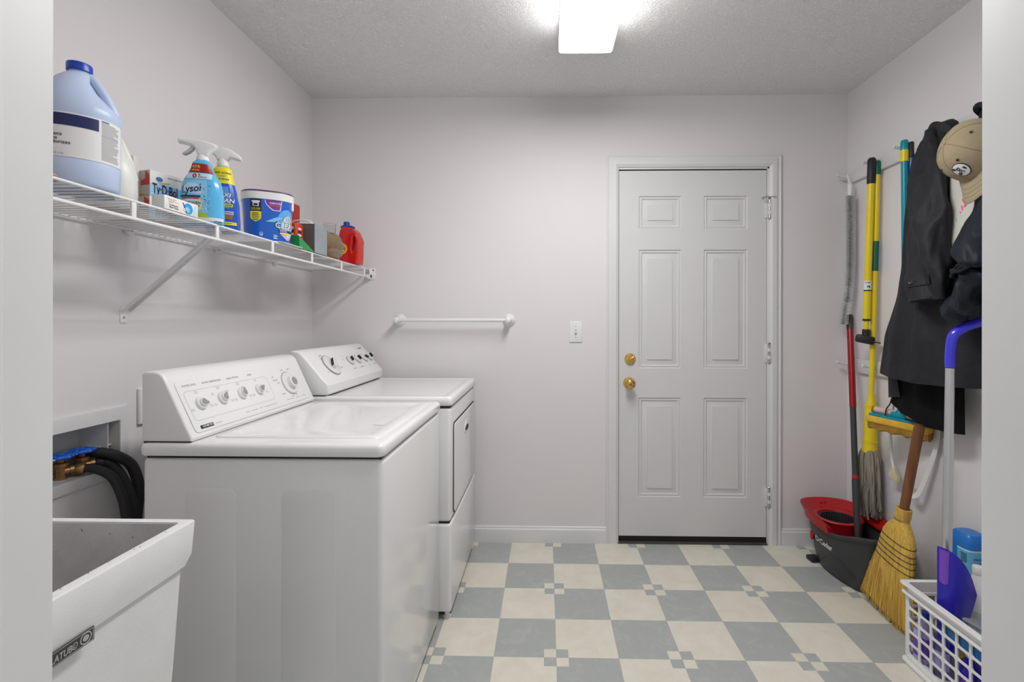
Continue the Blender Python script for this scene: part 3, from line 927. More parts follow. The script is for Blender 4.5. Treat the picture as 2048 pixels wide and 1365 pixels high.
for k in range(6):
    y = 0.67 + 0.41 * k
    b = MB()
    b.box(XL, XL + 0.010, y - 0.012, y + 0.012, SZ - 0.020, SZ - 0.001, VINYLW, 0.002)
    b.tube([(XL + 0.006, y - 0.010, SZ - 0.006), (XL + 0.014, y - 0.010, SZ - 0.013), (XL + 0.014, y + 0.010, SZ - 0.013), (XL + 0.006, y + 0.010, SZ - 0.006)], 0.003, VINYLW, 8)
    b.build('wall_clip', shelf)
# end bracket on the back wall
b = MB()
b.box(SF - 0.012, SF + 0.012, YB - 0.030, YB, SZ - 0.056, SZ - 0.030, VINYLW, 0.003)
b.box(SF - 0.010, SF + 0.030, YB - 0.005, YB, SZ - 0.058, SZ + 0.005, VINYLW, 0.002)
b.box(SF + 0.006, SF + 0.012, YB - 0.03, YB, SZ - 0.05, SZ + 0.004, VINYLW, 0.002)
b.lathe([(0.004, 0), (0.0035, 0.0015), (0, 0.002)], (SF + 0.021, YB - 0.005, SZ - 0.006), BLACK, axis='-Y', n=12)
b.build('end_bracket', shelf)
# diagonal brace
b = MB()
y = 1.478
def brace(p, w):
    return [Vector(p) + Vector((0, dy * w, 0)) for dy in (-1, 1)]
top, bot = Vector((SF - 0.03, y, SZ - 0.010)), Vector((XL + 0.006, y, 1.262))
d = (top - bot).normalized(); nrm = Vector((d.z, 0, -d.x))
secb = [(-0.0125, 0.0), (-0.0125, -0.010), (-0.011, -0.010), (-0.011, -0.0016), (0.011, -0.0016), (0.011, -0.010), (0.0125, -0.010), (0.0125, 0.0)]
b.loft([[p + Vector((0, a, 0)) + nrm * (-c) for a, c in secb] for p in (bot, top)], VINYLW)
M = frame((XL + 0.0015, y, 1.248), (0, 1, 0), (0, 0, 1))
b.curve2d([[(-0.0125, -0.025), (0.0125, -0.025), (0.0125, 0.016), (0.006, 0.026), (-0.006, 0.026), (-0.0125, 0.016)]], 0.001, 0.0005, VINYLW, M=M)
b.lathe([(0.004, 0), (0.003, 0.002), (0, 0.0022)], (XL + 0.003, y, 1.240), PRINT, axis='X', n=12)
b.tube([top - d * 0.004 + Vector((0, -0.01, 0)), top + Vector((0.006, -0.01, 0.006))], 0.002, VINYLW, 8)
b.build('brace', shelf, angle=30)

# ================================================================ goods on the shelf
ZS = SZ + 0.0004
class Bottle:
    """body with superelliptic sections: prof (z, half width, half depth), front faces local -y"""
    def __init__(s, prof, n=2.6):
        s.p = prof; s.n = n
    def ab(s, z):
        p = s.p
        if z <= p[0][0]: return p[0][1:]
        for i in range(len(p) - 1):
            if z <= p[i + 1][0]:
                t = (z - p[i][0]) / max(1e-9, p[i + 1][0] - p[i][0])
                return (p[i][1] + (p[i + 1][1] - p[i][1]) * t, p[i][2] + (p[i + 1][2] - p[i][2]) * t)
        return p[-1][1:]
    def ring(s, z, k=40):
        a, d = s.ab(z); out = []
        for i in range(k):
            t = 2 * PI * i / k
            c, q = math.cos(t), math.sin(t)
            e = 2.0 / s.n
            out.append((a * math.copysign(abs(c) ** e, c), d * math.copysign(abs(q) ** e, q), z))
        return out
    def body(s, b, m, zs=None):
        zz = zs or [q[0] for q in s.p]
        b.loft([s.ring(z) for z in zz], m)
    def front(s, x, z, off):
        a, d = s.ab(z)
        u = min(0.995, abs(x / (a + off)))
        return Vector((x, -(d + off) * (1 - u ** s.n) ** (1.0 / s.n), z))
    def arc(s, u, z, off):
        """u is length along the surface from the front centre to the right"""
        if not hasattr(s, '_c'): s._c = {}
        a, d = s.ab(z)
        key = (round(a, 3), round(d, 3))
        if key not in s._c:
            pts = []; L = 0; last = None
            for i in range(121):
                t = -PI / 2 + PI * i / 120
                e = 2.0 / s.n
                p = Vector((a * math.copysign(abs(math.cos(t)) ** e, math.cos(t)), d * math.copysign(abs(math.sin(t)) ** e, math.sin(t)), 0))
                if last is not None: L += (p - last).length
                pts.append((L, p)); last = p
            s._c[key] = pts
        pts = s._c[key]
        au = abs(u)
        for i in range(len(pts) - 1):
            if au <= pts[i + 1][0] or i == len(pts) - 2:
                t = (au - pts[i][0]) / max(1e-9, pts[i + 1][0] - pts[i][0])
                p = pts[i][1].lerp(pts[i + 1][1], min(t, 1.0)); tg = (pts[i + 1][1] - pts[i][1]).normalized()
                break
        nn = Vector((tg.y, -tg.x, 0))
        q = p + nn * off
        return Vector((math.copysign(q.x, u) if u else q.x, q.y, z))
    def patch(s, b, u0, u1, z0, z1, off, m, nu=14, nv=4, shape=None):
        def fn(i, j):
            z = z0 + (z1 - z0) * j
            lo, hi = (u0, u1) if shape is None else shape(j)
            return s.arc(lo + (hi - lo) * i, z, off)
        b.grid(fn, nu, nv, m)
    def blob(s, b, cu, cz, ru, rz, off, m, k=28):
        def fn(i, j):
            a = 2 * PI * i; return s.arc(cu + ru * j * math.cos(a), cz + rz * j * math.sin(a), off)
        b.grid(fn, k, 4, m)
    def text(s, b, t, size, cu, cz, off, m, tilt=0.0, **kw):
        c, q = math.cos(tilt), math.sin(tilt)
        b.text(t, size, m, fn=lambda x, y: s.arc(cu + x * c - y * q, cz + x * q + y * c, off), **kw)
def bottle_mat(name, col, **k):
    kw = dict(rough=0.3, var=0.02, vscale=8); kw.update(k)
    return mat(name, col, **kw)

WHITE = mat('label_white', (0.78, 0.78, 0.79), 0.45)
NAVY = mat('label_navy', (0.012, 0.018, 0.10), 0.4)
INK = mat('label_ink', (0.02, 0.02, 0.03), 0.5)
INKB = mat('label_ink_blue', (0.05, 0.14, 0.42), 0.5)
RED = mat('label_red', (0.55, 0.02, 0.015), 0.4)
DRED = mat('label_dark_red', (0.30, 0.012, 0.012), 0.4)
YEL = mat('label_yellow', (0.78, 0.70, 0.02), 0.4)
GRNY = mat('label_lime', (0.42, 0.55, 0.03), 0.4)
SKY = mat('label_sky', (0.22, 0.56, 0.82), 0.4)
PALE = mat('label_pale_blue', (0.50, 0.72, 0.86), 0.4)
MIDB = mat('label_mid_blue', (0.02, 0.17, 0.60), 0.4)
ORG = mat('label_orange', (0.75, 0.18, 0.03), 0.4)
PURP = mat('label_purple', (0.20, 0.03, 0.36), 0.4)
LILAC = mat('label_lilac', (0.62, 0.42, 0.72), 0.4)
TAN = mat('label_tan', (0.52, 0.43, 0.28), 0.5)

# ---- bleach jug
JUGB = bottle_mat('pale_blue_plastic', (0.50, 0.60, 0.80), rough=0.35)
CAPB = bottle_mat('blue_cap', (0.012, 0.055, 0.42), rough=0.3)
jug = thing('bleach_jug', 'big pale blue bleach jug with navy-banded label and blue cap', 'bleach jug', (-1.062, 1.078, ZS), rotz=0.72)
T = TM(jug)
J = Bottle([(0, .060, .060), (.004, .066, .066), (.012, .071, .071), (.055, .073, .073), (.060, .0722, .0722), (.158, .0722, .0722), (.165, .0735, .0735), (.174, .0735, .0735), (.184, .0715, .0715), (.20, .062, .066), (.225, .045, .052), (.25, .030, .036), (.266, .0225, .0235), (.270, .019, .019), (.284, .018, .018)], 2.2)
b = MB(T)
rings = []
for q in J.p:
    off = -.012 * max(0.0, min(1, (q[0] - .184) / .03)) * max(0.0, min(1, (.268 - q[0]) / .02))
    rings.append([(x + off, y, z) for x, y, z in J.ring(q[0])])
b.loft(rings, JUGB); b.build('body', jug, angle=60)
b = MB(T)
b.tube([(0.008, 0.0, .268), (0.022, 0.0, .262), (0.037, 0.0, .240), (0.050, 0.0, .214), (0.060, 0.0, .188), (0.058, 0, .172)], [.010, .0115, .0115, .0115, .012], JUGB, 14, sub=6, flat=((0, 1, 0), 1.25))
b.build('handle', jug, angle=70)
b = MB(T); b.lathe([(.0195, .273), (.0230, .274), (.0230, .2885), (.0222, .291), (.019, .292), (0, .292)], (0, 0, 0), CAPB, n=40)
b.build('cap', jug)
b = MB(T)
J.patch(b, -.085, .098, .061, .157, .0006, WHITE, 30, 2)
J.patch(b, -.08, .036, .128, .1535, .0011, NAVY, 20, 2)
for i, t in enumerate(('• Whitens', '• Cleans', '• Deodorizes')):
    J.text(b, t, .0105, -.066, .108 - i * .0085, .0013, INK, align='LEFT', bold=0.01)
for i in range(2):
    J.text(b, ('JET 1.2 FL', 'NET 121 OZ 3.5L')[i], .006, -.064, .073 - i * .006, .0013, PRINT, align='LEFT')
J.patch(b, .041, .056, .1515, .1545, .0013, INKB, 4, 1)
rj = random.Random(2)
for i in range(27):
    z = .149 - i * .0031
    L = .043 if i % 7 else .03
    blue = i in (9,)
    J.patch(b, .041, .041 + L * rj.uniform(.82, 1.0), z - .0008, z + .0004, .0012, INKB if blue else PRINT, 6, 1)
J.text(b, 'JARDEN   LOREN', .004, .02, .178, .0012, INKB) if False else None
b.build('label', jug, label='white wrap label with navy band')

# ---- white translucent jug behind
MILK = mat('milky_plastic', (0.74, 0.74, 0.70), 0.35, var=0.03, vscale=6)
GREEN = bottle_mat('dark_green_print', (0.01, 0.20, 0.07))
wj = thing('milky_jug', 'milky white jug half hidden behind the pale blue bleach jug', 'jug', (-1.140, 1.232, ZS), rotz=0.6)
T = TM(wj)
J2 = Bottle([(0, .052, .045), (.006, .060, .052), (.05, .062, .054), (.09, .061, .053), (.12, .054, .048), (.16, .036, .034), (.19, .02, .02), (.196, .016, .016), (.205, .016, .016)], 2.6)
b = MB(T); J2.body(b, MILK)
b.build('body', wj, angle=60)
b = MB(T); b.tube([(.008, 0, .195), (.024, 0, .182), (.044, 0, .13), (.055, 0, .08)], [.007, .008, .008, .009], MILK, 12, sub=6); b.build('handle', wj, angle=70)
b = MB(T); J2.patch(b, -.055, .022, .012, .085, .0008, GREEN, 16, 2); J2.patch(b, -.05, .015, .018, .078, .0014, WHITE, 16, 2); b.build('label', wj, label='green-bordered label')
b = MB(T); b.lathe([(.018, .200), (.018, .216), (.016, .218), (0, .218)], (0, 0, 0), WHITEP, n=28); b.build('cap', wj)

# ---- cartons
def carton(name, label, x0, x1, y0, y1, z0, z1, m, cat='box', rotz=0.0, r=0.0015):
    cx, cy = (x0 + x1) / 2, (y0 + y1) / 2
    t = thing(name, label, cat, (cx, cy, z0), rotz)
    b = MB(TM(t)); b.box(x0 - cx, x1 - cx, y0 - cy, y1 - cy, 0, z1 - z0, m, r)
    b.build('carton', t)
    return t
CREAM = mat('cream_card', (0.66, 0.62, 0.54), 0.55, var=0.03, vscale=10)
t = carton('white_carton', 'slim white carton with a dark red corner behind the white jug', -1.262, -1.178, 1.355, 1.385, ZS, 1.702, mat('white_card2', (0.70, 0.68, 0.65), .5), r=.001)
b = MB(TM(t))
b.curve2d([[(.004, .150), (.036, .143), (.036, .168), (.0, .172)]], 0.0003, 0, DRED, M=frame((0, -.0155, 0), (1, 0, 0), (0, 0, 1)))
b.build('print', t, label='dark red printed corner')
# toilet cleaner boxes: the face of each looks out of the shelf (+x)
def tyd(label, lx, ly, w, d, z0, z1, rz):
    # (lx, ly) is the left end of the printed face
    fw = Vector((-math.sin(rz), math.cos(rz), 0)); nrm = Vector((math.cos(rz), math.sin(rz), 0))
    c = Vector((lx, ly, z0)) + fw * w / 2 - nrm * d / 2
    t = thing('toilet_cleaner_box', label, 'box', c, rz, 'stacked toilet cleaner boxes')
    card = mat('tyd_card', (0.70, 0.70, 0.66), 0.5, var=0.02)
    b = MB(TM(t)); b.box(-d / 2, d / 2, -w / 2, w / 2, 0, z1 - z0, card, .001); b.build('carton', t)
    h = z1 - z0
    b = MB(TM(t))
    def F(off): return frame((d / 2 + off, -w / 2, 0), (0, 1, 0), (0, 0, 1))
    def G(off): return frame((-d / 2, -w / 2 - off, 0), (1, 0, 0), (0, 0, 1))
    b.curve2d([[(0.001, 0.001), (w - .001, 0.001), (w - .001, h * .62), (w * .70, h * .52), (w * .40, h * .56), (.001, h * .50)]], 0.0002, 0, SKY, M=F(.0002))
    for q in range(4):
        b.curve2d([[(.002, h * (.12 + .10 * q)), (.002, h * (.17 + .10 * q)), (w * .14, h * (.24 + .08 * q)), (w * .14, h * (.21 + .08 * q))]], 0.0001, 0, PALE, M=F(.0006))
    b.curve2d([[(w * .80, .002), (w - .002, .002), (w - .002, h * .58), (w * .84, h * .50)]], 0.0001, 0, mat('tyd_blue', (0.02, 0.33, 0.72), 0.4), M=F(.0006))
    b.curve2d([ell(w * .20, h * .72, w * .075, h * .085)], 0.0002, 0, INKB, M=F(.0006))
    b.curve2d([[(w * .16, h * .56), (w * .36, h * .57), (w * .46, h * .66), (w * .18, h * .64)]], 0.0002, 0, TAN, M=F(.0008))
    b.text('Ty·D·Bol', h * .52, WHITE, M=F(.0009) @ Matrix.Translation((w * .33, h * .33, 0)), bold=0.055, sx=.50)
    b.text('Ty·D·Bol', h * .52, NAVY, M=F(.0013) @ Matrix.Translation((w * .33, h * .33, 0)), bold=0.030, sx=.50)
    b.curve2d([[(w * .22, h * .03), (w * .62, h * .04), (w * .62, h * .11), (w * .26, h * .11)]], 0.0001, 0, ORG, M=F(.0010))
    b.text('The Blue You Can Trust', h * .065, WHITE, M=F(.0014) @ Matrix.Translation((w * .43, h * .073, 0)), bold=0.01, sx=.55)
    b.text('Lasts You Longer Than the Rest', h * .075, INK, M=F(.0008) @ Matrix.Translation((w * .60, h * .86, 0)), sx=.70, bold=.012)
    # the end panel: gray-tan with red shape and gold foot
    b.curve2d([[(.001, .001), (d - .001, .001), (d - .001, h - .001), (.001, h - .001)]], .0001, 0, mat('tyd_end', (0.50, 0.46, 0.40), .5), M=G(.0002))
    b.curve2d([[(d * .25, h * .45), (d * .98, h * .45), (d * .98, h * .80), (d * .75, h * .92), (d * .62, h * .97), (d * .60, h * .68), (d * .25, h * .62)]], .0001, 0, RED, M=G(.0006))
    b.curve2d([[(d * .02, .001), (d * .98, .001), (d * .98, h * .06), (d * .30, h * .14), (d * .02, h * .08)]], .0001, 0, mat('gold_print', (0.50, 0.28, 0.06), 0.5), M=G(.0006))
    b.build('print', t, label='blue and white printed face')
    return t
tyd('toilet cleaner box with navy lettering, the lower of the two stacked', -1.128, 1.352, .132, .052, ZS, 1.586, -.25)
tyd('toilet cleaner box with navy lettering, the upper of the two stacked', -1.139, 1.366, .132, .045, 1.5864, 1.665, -.25)
t = carton('small_white_carton', 'small white carton with a blue disc at the shelf edge', -1.018, -.984, 1.226, 1.346, ZS, 1.556, mat('white_card', (0.78, 0.78, 0.76), 0.5), r=.001)
b = MB(TM(t))
def F(off): return frame((.017 + off, -.06, 0), (0, 1, 0), (0, 0, 1))
b.curve2d([ell(.083, .0165, .0165, .0150)], .0002, 0, mat('disc_blue', (0.02, 0.34, 0.70), 0.4), M=F(.0003))
b.curve2d([ell(.079, .013, .009, .008)], .0001, 0, SKY, M=F(.0007))
b.curve2d([ell(.071, .012, .0055, .005)], .0001, 0, WHITE, M=F(.0009))
b.curve2d([[(.062, .029), (.070, .014), (.074, .006), (.078, .004), (.071, .016), (.064, .030)]], .0001, 0, NAVY, M=F(.0010))
for i, (a, c) in enumerate(((.008, .040), (.012, .036), (.014, .050), (.012, .030))):
    b.curve2d([rrect(a, c, .0285 - i * .003, .0292 - i * .003, .0003)], .0001, 0, ORG if i % 2 == 0 else PRINT, M=F(.0004))
b.text('Continuous', .0065, INK, M=F(.0005) @ Matrix.Translation((.030, .0135, 0)), bold=.01)
b.text('Blue Water', .0065, INK, M=F(.0005) @ Matrix.Translation((.032, .0075, 0)), bold=.01)
b.curve2d([[(.100, .002), (.116, .002), (.116, .030), (.108, .031)]], .0001, 0, PALE, M=F(.0004))
b.build('print', t, label='blue disc and small lettering')

# ---- spray bottles
def sprayer(parent, m, z, k=1.0, lock=True, seam=False):
    T = TM(parent)
    b = MB(T)
    b.lathe([(.0165 * k, z), (.0175 * k, z + .002), (.0172 * k, z + .016 * k), (.0145 * k, z + .019 * k), (.013 * k, z + .03 * k)], (0, 0, 0), m, n=28)
    out = [(-.012, .022), (.015, .022), (.020, .034), (.040, .052), (.043, .060), (.036, .066), (.012, .074), (-.015, .078), (-.040, .077), (-.056, .074), (-.060, .067), (-.055, .060), (-.040, .058), (-.026, .054), (-.018, .044)]
    M = Matrix.Translation((0, 0, z)) @ frame((0, 0, 0), (1, 0, 0), (0, 0, 1))
    b.curve2d([[(x * k, y * k) for x, y in out]], .0075 * k, .0065 * k, m, M=M, res=3)
    b.build('spray_head', parent, angle=50)
    b = MB(T)
    tr = [(-.030, .058), (-.020, .056), (-.024, .042), (-.036, .028), (-.048, .020), (-.054, .022), (-.052, .028), (-.042, .036), (-.034, .046)]
    b.curve2d([[(x * k, y * k) for x, y in tr]], .006 * k, .003 * k, mat('trigger_gray', (0.50, 0.50, 0.51), 0.4), M=M)
    b.build('trigger', parent, angle=50)
    b = MB(T); b.box(-.066 * k, -.056 * k, -.009 * k, .009 * k, z + .060 * k, z + .077 * k, m, .003, 3); b.build('nozzle', parent)
LBLUE = bottle_mat('light_blue_liquid_bottle', (0.10, 0.46, 0.80), rough=0.2, coat=0.3)
ly = thing('spray_bottle', 'light blue cleaner spray bottle with red collar and white trigger head', 'spray bottle', (-1.034, 1.434, ZS), rotz=0.34)
ly.scale = (1.04, 1.0, .935)
T = TM(ly)
L = Bottle([(0, .050, .030), (.004, .054, .033), (.02, .0545, .0335), (.085, .0525, .0325), (.115, .050, .031), (.140, .044, .028), (.155, .035, .0255), (.172, .0275, .023), (.186, .0245, .0215), (.194, .0235, .021), (.199, .018, .017), (.204, .0145, .0145)], 2.7)
b = MB(T); L.body(b, LBLUE); b.build('body', ly, angle=60)
sprayer(ly, WHITEP, .199, .90)
b = MB(T)
L.patch(b, -.060, .066, .003, .017, .0006, WHITE, 24, 1)
L.patch(b, -.048, .022, .016, .032, .0008, GRNY, 16, 2, shape=lambda j: (-.050, .024 - .012 * j * j))
L.patch(b, -.052, .026, .030, .135, .0006, SKY, 18, 8, shape=lambda j: (-.052 + .014 * j ** 3, .022 - .004 * j))
L.patch(b, -.05, .02, .086, .124, .0009, PALE, 16, 6, shape=lambda j: (-.049 + .02 * j ** 2, .008 - .018 * j ** 3))
L.patch(b, -.034, .030, .138, .157, .0007, PALE, 16, 3)
L.patch(b, -.03, .04, .1585, .188, .0008, DRED, 18, 3, shape=lambda j: (-.034 + .005 * j, .034 - .012 * j))
L.text(b, '45%', .0125, -.010, .178, .0014, mat('collar_gold', (0.85, 0.55, 0.05), 0.4), bold=.02, shear=.1)
L.text(b, 'MORE', .007, -.010, .1665, .0014, mat('collar_gold', (0.85, 0.55, 0.05), 0.4), bold=.02)
L.text(b, '0', .020, -.012, .1465, .0014, DRED, bold=.03)
L.text(b, '%', .009, -.001, .151, .0014, DRED, bold=.02)
L.text(b, 'BLEACH', .0058, .007, .1435, .0014, DRED, bold=.02)
L.text(b, 'Lysol', .031, -.022, .1035, .0014, NAVY, tilt=.20, shear=.32, bold=.022, sx=.80)
L.patch(b, -.047, .005, .078, .084, .0013, NAVY, 12, 1, shape=lambda j: (-.048, .004))
L.patch(b, -.046, .000, .0725, .0765, .0013, RED, 12, 1)
L.blob(b, -.004, .056, .012, .020, .0010, mat('pale_lemon', (0.75, 0.72, 0.30), 0.4))
L.blob(b, -.022, .055, .024, .018, .0012, PALE)
L.text(b, 'HYDROGEN', .0105, -.020, .0600, .0016, NAVY, bold=.02, sx=.85)
L.text(b, 'PEROXIDE', .0090, -.015, .0505, .0016, DRED, bold=.02, sx=.85)
L.patch(b, -.032, -.004, .0395, .0435, .0014, RED, 8, 1)
rb = random.Random(11)
for k in range(46):
    cu, cz = rb.uniform(.004, .026), rb.uniform(.036, .118)
    rr = rb.uniform(.0008, .0024)
    L.blob(b, cu, cz, rr, rr, .0012, PALE if k % 3 else INKB, 8)
L.text(b, 'XX', .014, .046, .016, .0012, NAVY, bold=.0) if False else None
L.text(b, '32 FL OZ', .006, -.010, .0095, .0012, PRINT)
L.patch(b, .036, .058, .005, .0065, .0012, NAVY, 6, 1)
b.build('label', ly, label='pale blue label with dark lettering and bubbles')

OXB = bottle_mat('deep_blue_bottle', (0.015, 0.09, 0.50), rough=0.22, coat=0.3)
ox = thing('stain_spray_bottle', 'dark blue stain remover spray bottle with yellow shoulder', 'spray bottle', (-1.055, 1.556, ZS), rotz=0.42)
T = TM(ox)
O = Bottle([(0, .046, .028), (.004, .049, .031), (.03, .049, .031), (.09, .046, .030), (.13, .039, .0275), (.16, .0315, .025), (.185, .0275, .023), (.200, .0255, .022), (.207, .020, .018), (.212, .0145, .0145)], 2.5)
b = MB(T); O.body(b, OXB); b.build('body', ox, angle=60)
CLOUD = mat('cloudy_white_plastic', (0.74, 0.73, 0.73), 0.4)
T_ = T
oxh = ox
sp_root = TM(ox) @ Matrix.Rotation(PI, 4, 'Z')
b = MB(sp_root)
zc = .208
b.lathe([(.0165, zc), (.0175, zc + .002), (.0172, zc + .016), (.0145, zc + .019), (.013, zc + .03)], (0, 0, 0), CLOUD, n=28)
M = Matrix.Translation((0, 0, zc)) @ frame((0, 0, 0), (1, 0, 0), (0, 0, 1))
b.curve2d([[(-.012, .022), (.015, .022), (.020, .034), (.034, .046), (.036, .056), (.028, .062), (.005, .066), (-.020, .062), (-.044, .046), (-.055, .036), (-.052, .028), (-.036, .030), (-.022, .034)]], .0075, .0055, CLOUD, M=M, res=3)
b.build('spray_head', ox, angle=50)
b = MB(T)
O.patch(b, -.036, .044, .152, .2075, .0007, YEL, 24, 8, shape=lambda j: (-.052 + .016 * j, .050 - .018 * j))
O.text(b, 'FAST ACTING', .0074, .004, .186, .0013, INK, bold=.02)
for i, w in enumerate((.022, .016)):
    O.patch(b, -w / 2, w / 2, .1765 - i * .0045, .178 - i * .0045, .0013, PRINT, 5, 1)
O.text(b, '10 MORE', .0075, .006, .1655, .0013, INK, bold=.02)
O.patch(b, -.036, .030, .075, .142, .0006, mat('swirl_blue', (0.10, 0.28, 0.68), 0.35), 14, 5, shape=lambda j: (-.036 + .01 * j, .030 - .012 * j))
O.text(b, 'OXI', .0195, .008, .113, .0018, INK, bold=.05, shear=.15)
O.text(b, 'OXI', .0195, .008, .113, .0026, WHITE, bold=.02, shear=.15)
O.text(b, 'CLEAN', .0190, .006, .0955, .0018, INK, bold=.05, shear=.15)
O.text(b, 'CLEAN', .0190, .006, .0955, .0026, WHITE, bold=.02, shear=.15)
O.patch(b, -.034, .032, .077, .086, .0012, YEL, 14, 1)
O.text(b, 'LAUNDRY + HOME', .0060, .004, .0815, .0018, INK, bold=.02)
O.patch(b, -.034, .022, .0725, .0735, .0012, WHITE, 8, 1)
O.patch(b, -.022, .000, .040, .062, .0010, TAN, 8, 2)
O.patch(b, -.012, .032, .036, .054, .0014, mat('basket_brown', (0.30, 0.12, 0.05), 0.5), 10, 2, shape=lambda j: (-.010 - .004 * j, .030 + .004 * j))
O.patch(b, -.014, .034, .052, .062, .0018, mat('linen_print', (0.55, 0.55, 0.66), 0.5), 10, 2)
O.patch(b, -.012, .032, .056, .058, .0021, NAVY, 10, 1)
O.patch(b, -.044, .044, .018, .028, .0012, YEL, 16, 1)
O.patch(b, -.03, .03, .0225, .0240, .0016, INKB, 10, 1)
b.build('label', ox, label='blue label with white block lettering and yellow bands')

# ---- powder tub
tubm = bottle_mat('tub_blue', (0.012, 0.115, 0.56), rough=0.25, coat=0.2)
tu = thing('powder_tub', 'round blue powder tub with white lid on the shelf', 'tub', (-1.068, 1.832, ZS + .0025), rotz=0.56)
tu.scale = (.90, .90, .98)
T = TM(tu)
P = Bottle([(0, .080, .074), (.004, .084, .078), (.02, .086, .080), (.156, .095, .088), (.160, .095, .088)], 2.9)
b = MB(T); P.body(b, tubm); b.build('body', tu, angle=60)
b = MB(T)
Ld = Bottle([(.158, .096, .089), (.159, .0985, .0915), (.184, .0995, .0925), (.1855, .0995, .0925)], 2.9)
Ld.body(b, WHITEP); b.box(.080, .096, -.050, -.028, .130, .162, WHITEP, .003)
l1 = b.build('lid', tu, angle=50)
b = MB(T); Lp = Bottle([(.1856, .0990, .092), (.190, .0985, .0915), (.1925, .096, .089)], 2.9); Lp.body(b, mat('lid_plum', (0.09, 0.05, 0.13), 0.35)); b.build('lid_rim', l1, label='plum rim')
b = MB(T)
P.patch(b, -.066, -.026, .112, .156, .0007, mat('panel_black', (0.012, 0.012, 0.03), .4), 8, 2)
P.text(b, 'SCAN HERE', .0065, -.046, .1215, .0013, mat('label_gold', (0.75, 0.62, 0.1), .4), bold=.02)
P.patch(b, -.062, -.031, .1155, .1167, .0013, mat('label_gold', (0.75, 0.62, 0.1), .4), 6, 1)
# small shirt outline sign
P.patch(b, -.057, -.035, .130, .150, .0012, WHITE, 6, 1)
P.patch(b, -.061, -.031, .144, .151, .0012, WHITE, 6, 1)
P.patch(b, -.0535, -.0385, .1325, .1475, .0016, mat('panel_black', (0.012, 0.012, 0.03), .4), 6, 1)
P.patch(b, -.066, -.026, .072, .111, .0007, YEL, 10, 8, shape=lambda j: (-.066 + .020 * (1 - min(1, j * 2.2)) ** 2, -.026 - .020 * (1 - min(1, j * 2.2)) ** 2))
for i, w in enumerate((.022, .026, .028, .022, .020)):
    P.patch(b, -.046 - w / 2, -.046 + w / 2, .1035 - i * .0062, .1055 - i * .0062, .0013, NAVY, 5, 1)
P.patch(b, -.010, .055, .118, .156, .0007, WHITE, 14, 6, shape=lambda j: (-.014 + .030 * (1 - j) ** 2, .050 - .006 * (1 - j)))
P.patch(b, -.008, .050, .121, .156, .0012, PURP, 14, 6, shape=lambda j: (-.011 + .030 * (1 - j) ** 2, .047 - .006 * (1 - j)))
P.text(b, 'ELIMINATES', .0085, .024, .1455, .0018, WHITE, bold=.025, sx=.9)
P.text(b, 'TOUGH ODORS', .0065, .025, .1365, .0018, ORG, bold=.025, sx=.95)
P.blob(b, .072, .078, .040, .050, .0007, mat('tub_glow', (0.12, 0.40, 0.78), .35))
P.patch(b, .0, .06, .075, .095, .0010, SKY, 10, 5, shape=lambda j: (-.012 + .042 * j, .020 + .036 * j))
P.blob(b, .078, .062, .030, .042, .0010, PALE)
P.text(b, 'OXI', .027, .078, .086, .0018, INK, bold=.055)
P.text(b, 'OXI', .027, .078, .086, .0028, WHITE, bold=.02)
P.text(b, 'CLEAN', .029, .070, .064, .0018, INK, bold=.055)
P.text(b, 'CLEAN', .029, .070, .064, .0028, WHITE, bold=.02)
P.patch(b, .038, .110, .040, .050, .0016, NAVY, 14, 1)
P.patch(b, .041, .072, .042, .0485, .0020, LILAC, 8, 1)
P.text(b, 'ODOR BLASTERS', .0042, .0565, .0452, .0026, PURP, bold=.02)
P.patch(b, .042, .106, .033, .0385, .0016, YEL, 12, 1)
P.patch(b, .046, .104, .012, .0325, .0013, LILAC, 12, 5, shape=lambda j: (.072 - .026 * min(1, j + .15), .078 + .024 * min(1, j + .15)))
P.blob(b, -.026, .028, .0065, .0075, .0010, PALE); P.blob(b, -.026, .028, .0045, .0055, .0014, tubm)
P.patch(b, -.029, -.023, .022, .029, .0017, PALE, 3, 1)
for i in range(4):
    P.patch(b, .018, .030 + .004 * (i % 2), .026 - i * .0042, .0285 - i * .0042, .0012, PALE, 4, 1)
b.build('label', tu, label='blue label with white block lettering, purple flag and yellow tab')
# thin clear liner under it
ln = MB()
ln.curve2d([rrect(-1.155, -.972, 1.745, 1.94, .04, 5)], .0005, .0004, mat('thin_white_plastic', (0.80, 0.80, 0.78), .4), M=Matrix.Translation((0, 0, ZS + .0011)))
tag(ln.build('plastic_liner'), 'thin white plastic liner lying under the blue powder tub', 'liner')

# ---- things between the tub and the corner
t = carton('red_carton', 'narrow tall red carton rising behind the blue powder tub', -1.215, -1.128, 2.13, 2.19, ZS, 1.755, mat('red_card', (0.42, 0.02, 0.012), .45, var=.05), r=.001)
ORB = bottle_mat('orange_red_plastic', (0.55, 0.055, 0.02))
oc = thing('orange_pack', 'orange-red pack with white print between powder tub and cardboard box', 'pack', (-1.052, 1.982, ZS))
T = TM(oc)
b = MB(T); b.box(-.040, .030, -.030, .034, .028, .112, ORB, .006, 3)
Mf = frame((.0302, 0, 0), (0, 1, 0), (0, 0, 1))
Mg = frame((0, -.0302, 0), (1, 0, 0), (0, 0, 1))
for i in range(4):
    b.curve2d([rrect(-.030, .004, .074 - i * .009, .0775 - i * .009, .001)], .0002, 0, mat('pale_orange', (0.75, 0.35, 0.22), .4), M=Mg)
for i in range(4):
    b.curve2d([rrect(.010, .021, .086 - i * .013, .094 - i * .013, .001)], .0002, 0, WHITE if i % 2 == 0 else INK, M=Mg)
    b.curve2d([rrect(-.012, .014, .086 - i * .013, .094 - i * .013, .001)], .0002, 0, WHITE if i % 2 == 0 else INK, M=Mf)
